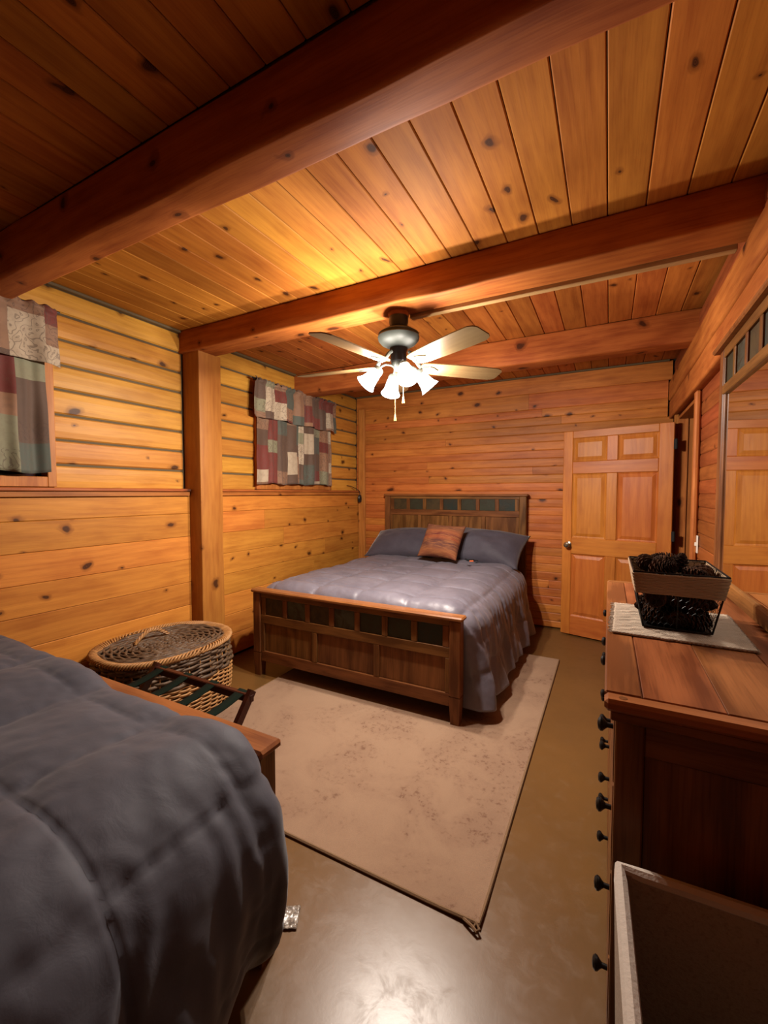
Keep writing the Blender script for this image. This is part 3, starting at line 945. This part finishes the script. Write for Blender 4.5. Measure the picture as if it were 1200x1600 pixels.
M().tube([(RX-.05, -RY-.004, .012), (RX-.02, -RY-.018, .016), (RX+.0, -RY-.028, .014), (RX+.006, -RY-.020, .018), (RX-.006, -RY-.006, .02), (RX-.015, -RY-.02, .01)], .005, 6).build('frayed_corner', m_bind, rg, True)
thing(rg, 'dusty rose distressed area rug running under the far bed', 'rug')

# ------------------------------------------------------------------ ceiling fan with its four lamps
FX, FY = -1.108, 2.275
fan = empty('ceiling_fan', (FX, FY, 2.449))
def fz(z): return z-2.449
VA = math.radians(27.9)                         # the fan is turned about its axis by this
M().lathe([(.056, fz(2.425)), (.060, fz(2.430)), (.060, fz(2.449))], 28).build('mounting_ring', m_trimx, fan, True)
M().lathe([(.030, fz(2.362)), (.050, fz(2.368)), (.056, fz(2.395)), (.056, fz(2.425))], 28).build('canopy', m_darkmetal, fan, True)
M().lathe([(.050, fz(2.245)), (.060, fz(2.250)), (.100, fz(2.272)), (.118, fz(2.292)), (.122, fz(2.310)), (.116, fz(2.318)), (.118, fz(2.328)), (.085, fz(2.350)), (.040, fz(2.364)), (.030, fz(2.366))], 40).build('motor_housing', m_pewter, fan, True)
M().lathe([(.040, fz(2.165)), (.046, fz(2.170)), (.046, fz(2.225)), (.052, fz(2.235)), (.052, fz(2.248))], 28).build('switch_housing', m_darkmetal, fan, True)
M().lathe([(.010, fz(2.115)), (.026, fz(2.120)), (.034, fz(2.140)), (.042, fz(2.152)), (.042, fz(2.165))], 24).build('light_fitter', m_pewlight, fan, True)
# blades
bl_me = None
prof = [(.135, .040), (.15, .052), (.20, .060), (.34, .069), (.52, .073), (.62, .070), (.648, .058), (.660, .040)]
mb = M(); vs = []; th = .006
for zz in (-th/2, th/2):
    vs += [(r, -w_, zz) for r, w_ in prof]+[(r, w_, zz) for r, w_ in prof[::-1]]
n = len(prof)*2
mb.add(vs, [tuple(range(n))[::-1], tuple(range(n, 2*n))]+[(k, (k+1) % n, n+(k+1) % n, n+k) for k in range(n)])
bl_me = mb.mesh('blade', m_blade)
mi = M()
mi.tube([(.085, 0, .062), (.105, 0, .048), (.13, 0, .014), (.155, 0, -.006), (.175, 0, -.008)], [.010, .011, .012, .012, .008], 8)
vs = []
for zz in (-.0095, -.0035):
    vs += [(.150, -.022, zz), (.185, -.034, zz), (.215, -.024, zz), (.235, -.008, zz), (.252, 0, zz), (.235, .008, zz), (.215, .024, zz), (.185, .034, zz), (.150, .022, zz)]
mi.add(vs, [tuple(range(9))[::-1], tuple(range(9, 18))]+[(k, (k+1) % 9, 9+(k+1) % 9, 9+k) for k in range(9)])
ir_me = mi.mesh('blade_iron', m_pewlight, True)
for k in range(5):
    a = VA+PI/2+k*2*PI/5+math.radians(-2)
    mt = Matrix.Translation((0, 0, fz(2.145))) @ Matrix.Rotation(a, 4, 'Z') @ Matrix.Rotation(math.radians(-12), 4, 'X')
    b_ = link('blade', bl_me, fan, mt)
    link('blade_iron', ir_me, b_)
# lamp arms, cups, frosted bell shades with their bulbs
shade_prof = [(.022, .0), (.030, -.010), (.036, -.034), (.040, -.060), (.046, -.084), (.057, -.106), (.061, -.110)]
inner = [(r-.003, z+.0005) for r, z in shade_prof[::-1]]
for k in range(4):
    a = VA+math.radians(-77+90*k)
    rm = Matrix.Translation((0, 0, fz(2.118))) @ Matrix.Rotation(a, 4, 'Z')
    ma = M(); ma.tube([(rm @ Vector(p)) for p in ((.025, 0, .018), (.045, 0, .028), (.078, 0, .030), (.104, 0, .018), (.118, 0, -.002))], .0065, 8)
    arm = ma.build('lamp_arm', m_pewlight, fan, True)
    tilt = rm @ Matrix.Translation((.116, 0, 0)) @ Matrix.Rotation(math.radians(-42), 4, 'Y')
    mc = M(); mc.lathe([(.031, -.020), (.032, -.012), (.026, .004), (.012, .012), (.006, .014)], 20, tilt)
    mc.build('socket_cup', m_pewlight, arm, True)
    ms = M(); vs = []; n = 28
    P_ = shade_prof
    for (r, z) in P_:
        for q in range(n):
            vs.append(tilt @ Vector((r*math.cos(2*PI*q/n), r*math.sin(2*PI*q/n), z-.012)))
    ms.add(vs, [(i*n+q, i*n+(q+1) % n, (i+1)*n+(q+1) % n, (i+1)*n+q) for i in range(len(P_)-1) for q in range(n)])
    sh = ms.build('glass_shade', m_shade, fan, True, 180)
    sh['label'] = 'glowing frosted bell shade'
    ld = bpy.data.lights.new('bulb', 'POINT'); ld.energy = LAMP_W; ld.color = LAMP_COL; ld.shadow_soft_size = .028
    lo = link('bulb', ld, fan)
    lo.location = (tilt @ Vector((0, 0, -.075)))
for (dx, dy, z0, z1) in ((-.012, -.02, 1.865, 2.12), (.036, -.01, 1.965, 2.12)):
    ch = M().tube([(dx, dy, fz(z0)), (dx, dy, fz(z1))], .0018, 5).build('pull_chain', m_brass, fan)
    M().lathe([(.002, fz(z0)), (.004, fz(z0-.008)), (.008, fz(z0-.034)), (.008, fz(z0-.042)), (.002, fz(z0-.046))], 12, Matrix.Translation((dx, dy, 0))).build('fob', m_brass, ch, True)
thing(fan, 'five blade ceiling fan with four lit bell shades', 'ceiling fan')
o = M().box(FX+.045, .46, 2.333, 2.370, 2.432, 2.462, .003).build('cable_raceway', m_race)
thing(o, 'thin cable cover strip along the beam from the fan', 'cable cover')

# ------------------------------------------------------------------ wicker hamper
hp = empty('wicker_hamper', (-2.462, 1.695, 0))
def ell(th, f, z, off=0.0):
    A, B = .318, .385
    c, s_ = math.cos(th), math.sin(th)
    e = 2/2.35
    return Vector(((A*f+off)*math.copysign(abs(c)**e, c), (B*f+off)*math.copysign(abs(s_)**e, s_), z))
def rings(m, zs_, fs_, rr, nst, amp, npt, jit=0.0, seed=0):
    rn = random.Random(seed)
    for i, (z_, f_) in enumerate(zip(zs_, fs_)):
        ph = PI*i; j_ = rn.uniform(0, 9)
        pts = []
        for k in range(npt):
            th = 2*PI*k/npt
            o_ = amp*math.sin(nst*th/2+ph)+jit*noise.noise(Vector((th*3, j_, i)))
            pts.append(ell(th, f_, z_+jit*noise.noise(Vector((th*2, i*3.1, j_))), o_))
        m.tube(pts, rr*(1+.15*rn.uniform(-1, 1)), 5, True)
    return m
def bulge(z_): return 1.0+.055*math.sin(PI*min(1, z_/.42)**.9)-.06*(1-z_/.42)
zz = [.012+.0125*k for k in range(22)]
stuff(rings(M(), zz, [bulge(z_) for z_ in zz], .0062, 44, .0085, 176, .002, 1).build('body_weave', m_willow, hp, True, 180))
zz = [.292+.0165*k for k in range(8)]
stuff(rings(M(), zz, [bulge(z_)-.01*k*.3 for k, z_ in enumerate(zz)], .0095, 30, .009, 150, .007, 2).build('bark_band', m_bark, hp, True, 180))
ms = M()
for k in range(44):
    th = 2*PI*k/44
    ms.tube([ell(th, bulge(z_)-.005, z_) for z_ in (0, .1, .2, .3, .41)], .005, 5)
stuff(ms.build('stakes', m_willow, hp, True))
mm = M(); mm.lathe([(.2, .005), (.2, .012)], 12); 
M().grid(lambda u, v: ell(2*PI*u, bulge(v*.41)*.96, .41*v), 64, 8).build('lining', m_dark, hp, True)
# lid
lid = M()
fs_ = [.07+.049*k for k in range(18)]
zz = [.442+.020*((f)**2) for f in fs_]
stuff(rings(lid, zz, fs_, .0088, 26, .008, 120, .006, 3).build('lid_weave', m_bark, hp, True, 180))
M().grid(lambda u, v: ell(2*PI*u, .96*v+.001, .434), 48, 3).build('lid_base', m_dark, hp)
lr = M(); npt = 260
for st in range(5):
    pts = []
    for k in range(npt):
        th = 2*PI*k/npt
        ph = th*24+st*2*PI/5
        pts.append(ell(th, .985, .458+.012*math.sin(ph)+.004*math.sin(ph*2), .024*math.cos(ph)))
    lr.tube(pts, .0062, 5, True)
stuff(lr.build('lid_rim', m_willow, hp, True, 180))
rs = rings(M(), [.432, .420, .409], [1.0, .995, .985], .0085, 40, .008, 160, .005, 5)
stuff(rs.build('rim_band', m_bark, hp, True, 180))
hd = M()
for st in range(3):
    pts = []
    for k in range(41):
        t = k/40; an = PI*t
        ph = t*26+st*2*PI/3
        pts.append(Vector((-.135+.008*math.cos(ph), -.115+.23*t, .455+.062*math.sin(an)+.008*math.sin(ph))))
    hd.tube(pts, .0062, 5)
hd.build('lid_handle', m_willow, hp, True)
thing(hp, 'large oval wicker hamper with lid beside the left wall', 'hamper')

# ------------------------------------------------------------------ folding luggage rack
lg = empty('luggage_rack', (-1.745, 1.20, 0))
HB = .505; xh = .335
for s in (1, -1):
    y_t, y_b = s*.175, -s*.20
    M().box(-xh-.012, xh+.012, y_t-.014, y_t+.014, HB-.045, HB-.008, .004).build('top_bar', m_mahog, lg)
    for sx in (-1, 1):
        xx = sx*(xh if s > 0 else xh-.03)
        m = M(); a = Vector((xx, y_t+s*.012, HB+.004)); b = Vector((xx, y_b, 0.006))
        d_ = (b-a).normalized(); nrm = d_.cross(Vector((1, 0, 0))).normalized()
        vs = [p+Vector((ex_*.011, 0, 0))+nrm*ey_*.018 for p in (a, b) for ex_, ey_ in ((-1, -1), (1, -1), (1, 1), (-1, 1))]
        m.add(vs, [(0, 1, 2, 3), (7, 6, 5, 4), (0, 4, 5, 1), (1, 5, 6, 2), (2, 6, 7, 3), (3, 7, 4, 0)])
        m.build('leg', m_mahog, lg)
    M().box(-xh+.01, xh-.01, y_b*.62-.010, y_b*.62+.010, .095, .120, .004).build('stretcher', m_mahog, lg)
for k in range(4):
    xc = -xh+.055+(2*xh-.11)*k/3
    def fn(u, v, xc=xc):
        y_ = -.19+.38*v
        return (xc-.026+.052*u, y_, HB-.004-.030*math.sin(PI*v))
    o = M().grid(fn, 2, 16).build('strap', m_strap, lg, True)
    md = o.modifiers.new('thick', 'SOLIDIFY'); md.thickness = .004
thing(lg, 'folding mahogany luggage rack with dark green straps', 'luggage rack')

# ------------------------------------------------------------------ dresser
DY0, DY1, DZ = .985, 2.375, .970
ds = empty('dresser', (.25, (DY0+DY1)/2, 0))
OY = (DY0+DY1)/2
def db(nm, x0, x1, y0, y1, z0, z1, mat, par=ds, b=.003): return M().box(x0-.25, x1-.25, y0-OY, y1-OY, z0, z1, b).build(nm, mat, par)
TX = .0
db('top_board', TX, .072, DY0+.045, DY1-.045, DZ-.026, DZ, m_dtop, b=.004)
for k in range(3): db('top_board', .0725+.142*k, .0725+.142*(k+1)-.0006, DY0+.045, DY1-.045, DZ-.026, DZ, m_dtop, b=.0015)
db('breadboard_end', TX, .498, DY0, DY0+.0445, DZ-.026, DZ, wood('breadboard_wood', C(.34, .125, .042), C(.19, .062, .021), 'X', .02, rough=.3, grain=.5), b=.007)
db('breadboard_end', TX, .498, DY1-.0445, DY1, DZ-.026, DZ, m_capx, b=.007)
for (xx, yy) in ((.035, DY0+.022), (.46, DY0+.022)):
    M().lathe([(.008, DZ-.001), (.008, DZ+.0006)], 14, Matrix.Translation((xx-.25, yy-OY, 0))).build('peg', m_oakx, ds)
db('top_moulding', .012, .492, DY0+.010, DY1-.010, DZ-.048, DZ-.026, m_oakx)
for yy in (DY0+.02, DY1-.065):
    for (xa, xb) in ((.022, .075), (.44, .492)): db('post', xa, xb, yy, yy+.045, 0, DZ-.048, m_oakz)
for (yy, s) in ((DY0+.03, 1), (DY1-.045, 1)):
    db('side_rail', .075, .44, yy, yy+.02, DZ-.12, DZ-.048, m_oakx); db('side_rail', .075, .44, yy, yy+.02, .10, .19, m_oakx)
    db('side_panel', .075, .44, yy+.008, yy+.018, .19, DZ-.12, m_oakz)
db('back_panel', .478, .490, DY0+.06, DY1-.06, .08, DZ-.05, m_oakz)
db('case', .045, .478, DY0+.062, DY1-.062, .09, DZ-.05, m_dark)
db('front_rail', .028, .046, DY0+.065, DY1-.065, .06, .105, m_oakx)
db('centre_stile', .028, .046, 1.655, 1.685, .105, DZ-.05, m_oakz)
knob_prof = [(.006, 0), (.006, .012), (.009, .016), (.0155, .022), (.0165, .027), (.012, .032), (.003, .034)]
kn_me = M().lathe(knob_prof, 14).mesh('knob', m_black, True)
for (ya, yb, kk) in ((DY0+.068, 1.652, (1.13, 1.57)), (1.688, DY1-.068, (1.775, 2.20))):
    for (za, zb, kz_) in ((.752, .918, .845), (.548, .748, .645), (.346, .544, .445), (.112, .342, .240)):
        dw = db('drawer', .020, .040, ya, yb, za, zb, m_oakx)
        for ky in kk:
            mt = Matrix.Translation((.020-.25, ky-OY, kz_)) @ Matrix.Rotation(-PI/2, 4, 'Y')
            link('knob', kn_me, dw, mt)
thing(ds, 'long oak dresser with black knobs along the right wall', 'dresser')

# ------------------------------------------------------------------ mirror on the dresser
MX = .440
mr = empty('dresser_mirror', (MX, 1.68, DZ))
MY0, MY1, MZ = .945-1.68, 2.452-1.68, 2.035-DZ
def mbx(nm, x0, x1, y0, y1, z0, z1, mat, b=.003): return M().box(x0, x1, y0, y1, z0, z1, b).build(nm, mat, mr)
mbx('cornice', -.030, .060, MY0-.035, MY1+.035, MZ, MZ+.022, m_capx, .006)
for (ya, yb) in ((MY1-.070, MY1), (MY0, MY0+.070)):
    mbx('stile', -.006, .034, ya, yb, .002, MZ, m_oakz, .005)
mbx('inner_bead', -.002, .020, MY1-.086, MY1-.070, .075, MZ-.165, m_oakz, .004)
mbx('top_rail', -.006, .030, MY0+.07, MY1-.07, MZ-.040, MZ, m_oaky)
mbx('tile_rail', -.008, .030, MY0+.07, MY1-.07, MZ-.200, MZ-.160, m_oaky)
mbx('bottom_rail', -.006, .034, MY0+.07, MY1-.07, .002, .062, m_oaky, .006)
nt = 8; pit = (MY1-MY0-.14)/nt
for k in range(nt):
    yc = MY0+.07+pit*(k+.5)
    o = link('tile', M().box(-.008, .008, -pit/2+.016, pit/2-.016, -.058, .058, .002).mesh('tile', m_slate), mr); o.location = (.012, yc, MZ-.100)
for k in range(nt+1):
    yc = MY0+.07+pit*k
    mbx('tile_divider', -.004, .028, yc-.015, yc+.015, MZ-.16, MZ-.04, m_oakz)
mbx('glass', .006, .010, MY0+.068, MY1-.068, .060, MZ-.198, m_mirror, .0005)
mbx('back_board', .030, .040, MY0+.02, MY1-.02, .01, MZ, m_dark)
thing(mr, 'wide mirror with slate tile frame standing on the dresser', 'mirror')

# ------------------------------------------------------------------ woven mat, wire basket, pinecones
mt_ = empty('table_mat', (.195, 1.655, DZ+.001), math.radians(-1.5))
def matf(u, v):
    return (-.172+.344*u+.004*noise.noise(Vector((v*14, 0, 1))), -.196+.392*v+.004*noise.noise(Vector((u*14, 0, 5))), .007+.001*math.sin(u*200)*math.sin(v*200))
o = M().grid(matf, 60, 60).build('weave', m_mat, mt_, True)
md = o.modifiers.new('thick', 'SOLIDIFY'); md.thickness = .006
fr = M(); rf = random.Random(3)
for k in range(70):
    for sx in (-1, 1):
        y_ = -.194+.388*k/69; l_ = rf.uniform(.006, .016) if sx < 0 else .006
        fr.tube([(sx*.170, y_, .005), (sx*(.172+l_), y_+rf.uniform(-.005, .005), .003)], .0014, 4)
stuff(fr.build('fringe', m_mat, mt_))
thing(mt_, 'oatmeal woven mat under the pinecone basket', 'table mat')

BZ = DZ+.011
bk = empty('wire_basket', (.190, 1.685, BZ))
TW, TD, BW, BD, BH = .118, .170, .088, .138, .175
def bp(sx, sy, t):  # t 0 bottom 1 top
    return Vector((sx*(BW+(TW-BW)*t), sy*(BD+(TD-BD)*t), .003+BH*t))
wf = M()
for t in (0, 1):
    wf.tube([bp(-1, -1, t), bp(1, -1, t), bp(1, 1, t), bp(-1, 1, t)], .0028, 6, True)
for sx, sy in ((-1, -1), (1, -1), (1, 1), (-1, 1)): wf.tube([bp(sx, sy, 0), bp(sx, sy, 1)], .0026, 6)
wf.tube([bp(0, -1, 0), bp(0, -1, 1)], .0018, 5); wf.tube([bp(0, 1, 0), bp(0, 1, 1)], .0018, 5)
wf.tube([bp(-1, 0, 0), bp(-1, 0, 1)], .0018, 5); wf.tube([bp(1, 0, 0), bp(1, 0, 1)], .0018, 5)
wf.build('frame', m_black, bk, True)
cw = M()
for face in range(4):
    nu_, nv_ = (11, 9) if face % 2 == 0 else (15, 9)
    def q(u, v, face=face):
        u = max(-1, min(1, u))
        return {0: bp(u, -1, v), 1: bp(1, u, v), 2: bp(u, 1, v), 3: bp(-1, u, v)}[face]
    for i in range(nu_):
        for jj in range(nv_):
            u0 = -1+2*i/nu_; du = 2/nu_; v0 = jj/nv_; dv = 1/nv_
            off = du/2 if jj % 2 else 0
            if jj % 2 == 0:
                cw.tube([q(u0+du/2, v0), q(u0+du/2, v0+dv*.55)], .0007, 3); 
                cw.tube([q(u0+du/2, v0+dv*.55), q(u0, v0+dv)], .0007, 3); cw.tube([q(u0+du/2, v0+dv*.55), q(u0+du, v0+dv)], .0007, 3)
            else:
                cw.tube([q(u0, v0), q(u0, v0+dv*.55)], .0007, 3)
                cw.tube([q(u0, v0+dv*.55), q(u0-du/2, v0+dv)], .0007, 3); cw.tube([q(u0, v0+dv*.55), q(u0+du/2, v0+dv)], .0007, 3)
stuff(cw.build('wire_netting', m_black, bk))
M().box(-BW, BW, -BD, BD, .0005, .0025, .0005).build('bottom', m_black, bk)
tw = M()
for k in range(13):
    t = .63+.028*k
    ring = []
    cs_ = [(-1, -1), (1, -1), (1, 1), (-1, 1)]
    for e_ in range(4):
        a_, b_ = cs_[e_], cs_[(e_+1) % 4]
        for s_ in range(10):
            f_ = s_/10
            p = bp(a_[0]+(b_[0]-a_[0])*f_, a_[1]+(b_[1]-a_[1])*f_, t+.006*math.sin(f_*PI*1.6+k*.2))
            o_ = Vector((p.x, p.y, 0)).normalized()*.0035
            ring.append(p+o_+Vector((0, 0, .0006*math.sin(k*3+s_*2))))
    tw.tube(ring, .0034, 5, True)
stuff(tw.build('twine_band', m_twine, bk, True, 180))
thing(bk, 'black wire basket with a twine band on the dresser', 'basket')

def cone_mesh(n, Lc, R, seed):
    m = M(); rn = random.Random(seed)
    m.lathe([(.004, 0), (R*.5, Lc*.15), (R*.6, Lc*.4), (R*.35, Lc*.8), (.003, Lc*.97)], 8)
    for i in range(n):
        t = (i+.5)/n
        th = i*2.39996
        z_ = Lc*(.04+.93*t)
        rr = R*(math.sin(PI*min(1, .16+.80*(t**.75)))**.75)
        up = -.35+1.55*t
        wdt = .0150*(1-.45*t); 
        o_ = Vector((math.cos(th), math.sin(th), 0)); s_ = Vector((-math.sin(th), math.cos(th), 0))
        d_ = (o_+Vector((0, 0, up))).normalized(); nn = d_.cross(s_).normalized()
        base = Vector((0, 0, z_))+o_*rr*.35
        tip = base+d_*rr*.64
        mid_ = base+d_*rr*.42
        k_ = rn.uniform(.9, 1.1)
        vs = [base-s_*wdt*.35, base+s_*wdt*.35, mid_+s_*wdt*k_+nn*.0012, tip+s_*wdt*.45+nn*.002, tip-s_*wdt*.45+nn*.002, mid_-s_*wdt*k_+nn*.0012, mid_-nn*.0028, tip-nn*.0016]
        o0 = m.add(vs, [(0, 1, 2, 5), (5, 2, 3, 4), (0, 5, 6), (1, 6, 2), (0, 6, 1), (5, 4, 7, 6), (2, 6, 7, 3), (4, 3, 7)])
    return m.mesh('pinecone', m_cone)
def cone_tint(me):
    me.materials.append(m_conetip)
    return me
cms = [cone_mesh(84, .075, .030, 1), cone_mesh(74, .062, .027, 2), cone_mesh(92, .085, .033, 3)]
for me in cms:
    cone_tint(me)
    for p in me.polygons:
        if p.center.xy.length > .0235: p.material_index = 1
spots = []
rp = random.Random(21)
# on top: seen above the rim
top_spots = [((-.058, -.075, .152), (70, 10, 40), 2, 'largest pinecone heaped at the front left of the basket'),
             ((.012, -.105, .150), (95, 0, 80), 0, 'pinecone lying at the front middle of the wire basket'),
             ((.018, .035, .140), (8, 12, 0), 1, 'upright pinecone sticking up highest in the basket'),
             ((.058, -.078, .140), (80, 20, 150), 2, 'pinecone at the front right corner of the basket'),
             ((-.060, .050, .150), (78, 0, 200), 0, 'pinecone at the back left of the basket heap'),
             ((.066, .020, .142), (92, 10, 20), 1, 'pinecone against the mirror side of the basket rim'),
             ((.030, .112, .150), (75, 0, 260), 2, 'pinecone at the far end of the basket heap'),
             ((-.050, -.012, .168), (88, 15, 110), 1, 'small pinecone in the middle of the basket heap')]
for p, r_, k, lab in top_spots:
    o = link('pinecone', cms[k]); o.location = Vector((.190, 1.685, BZ))+Vector(p) + Vector((0, 0, .018))
    o.rotation_euler = tuple(math.radians(a) for a in r_)
    thing(o, lab, 'pinecone', 'pinecones in the wire basket')
low = [(x_, y_, z_) for z_ in (.030, .088) for x_ in (-.048, .002, .052) for y_ in (-.098, -.03, .04, .10)]
for i, (x_, y_, z_) in enumerate(low):
    o = link('pinecone', cms[i % 3])
    o.location = (.190+x_+rp.uniform(-.006, .006), 1.685+y_+rp.uniform(-.008, .008), BZ+z_)
    o.rotation_euler = (rp.uniform(1.2, 1.9), rp.uniform(-.3, .3), rp.uniform(0, 6.28))
    # keep the cone's middle at the spot
    mid_ = o.rotation_euler.to_matrix() @ Vector((0, 0, .035))
    o.location = Vector(o.location)-mid_
    thing(o, 'pinecone buried low in the wire basket behind the netting', 'pinecone', 'pinecones in the wire basket')

# ------------------------------------------------------------------ fabric bin in front of the dresser
bn = empty('fabric_bin', (.27, .735, 0), math.radians(2.2))
BX, BY, BHt = .238, .215, .655
def wallp(u, v, ins):
    cs_ = [(-1, -1), (1, -1), (1, 1), (-1, 1)]
    e_ = int(u*4) % 4; f_ = u*4-int(u*4)
    a_, b_ = cs_[e_], cs_[(e_+1) % 4]
    x_, y_ = a_[0]+(b_[0]-a_[0])*f_, a_[1]+(b_[1]-a_[1])*f_
    k_ = .93+.07*v
    bow = .006*math.sin(PI*f_)*noise.noise(Vector((u*4, v*2, 2)))
    return Vector((x_*(BX-ins+bow)*k_, y_*(BY-ins+bow)*k_, .004+BHt*v))
M().grid(lambda u, v: wallp(u % 1.0 if u < 1 else 0, v, 0), 48, 12).build('outer_wall', m_bin, bn)
M().grid(lambda u, v: wallp(u % 1.0 if u < 1 else 0, v, .020), 48, 12).build('inner_wall', m_bin, bn)
M().box(-BX*.93+.01, BX*.93-.01, -BY*.93+.01, BY*.93-.01, .004, .020, .003).build('base', m_bin, bn)
loop = []
for e_ in range(4):
    a_, b_ = [(-1, -1), (1, -1), (1, 1), (-1, 1)][e_], [(1, -1), (1, 1), (-1, 1), (-1, -1)][e_]
    for s_ in range(12):
        f_ = s_/12
        loop.append(((a_[0]+(b_[0]-a_[0])*f_)*(BX-.010), (a_[1]+(b_[1]-a_[1])*f_)*(BY-.010), BHt+.004))
M().tube(loop, .0125, 8, True).build('rim', m_binrim, bn, True)
thing(bn, 'open cream fabric bin standing in front of the dresser side', 'bin')

# ------------------------------------------------------------------ small odds and ends
hg = empty('corded_gadget', (-2.772, 4.585, 1.333))
M().lathe([(.004, -.052), (.028, -.044), (.036, -.015), (.036, .012), (.026, .040), (.004, .050)], 18, Matrix.Rotation(0, 4, 'X') @ Matrix.Diagonal((.55, 1.0, 1.0, 1.0))).build('body', m_blackp, hg, True)
M().tube([(0, 0, .045), (.002, 0, .072), (-.004, -.006, .092), (-.030, -.05, .125), (-.072, -.10, .155), (-.090, -.16, .160)], .004, 6).build('cord', m_blackp, hg, True)
thing(hg, 'black oval gadget dangling on a cord from the corner ledge', 'gadget')
pf = empty('plastic_wrapper', (-.905, 1.035, .001), .5)
pf.scale = (.7, .7, .7)
def pff(u, v):
    return (-.05+.1*u, -.055+.11*v, .006+.012*abs(noise.noise(Vector((u*5, v*5, 2))))+.02*math.sin(PI*v)*(1-u))
o = M().grid(pff, 16, 16).build('film', m_film, pf, True)
md = o.modifiers.new('thick', 'SOLIDIFY'); md.thickness = .0015
thing(pf, 'crumpled clear plastic wrapper on floor beside near bed', 'wrapper')
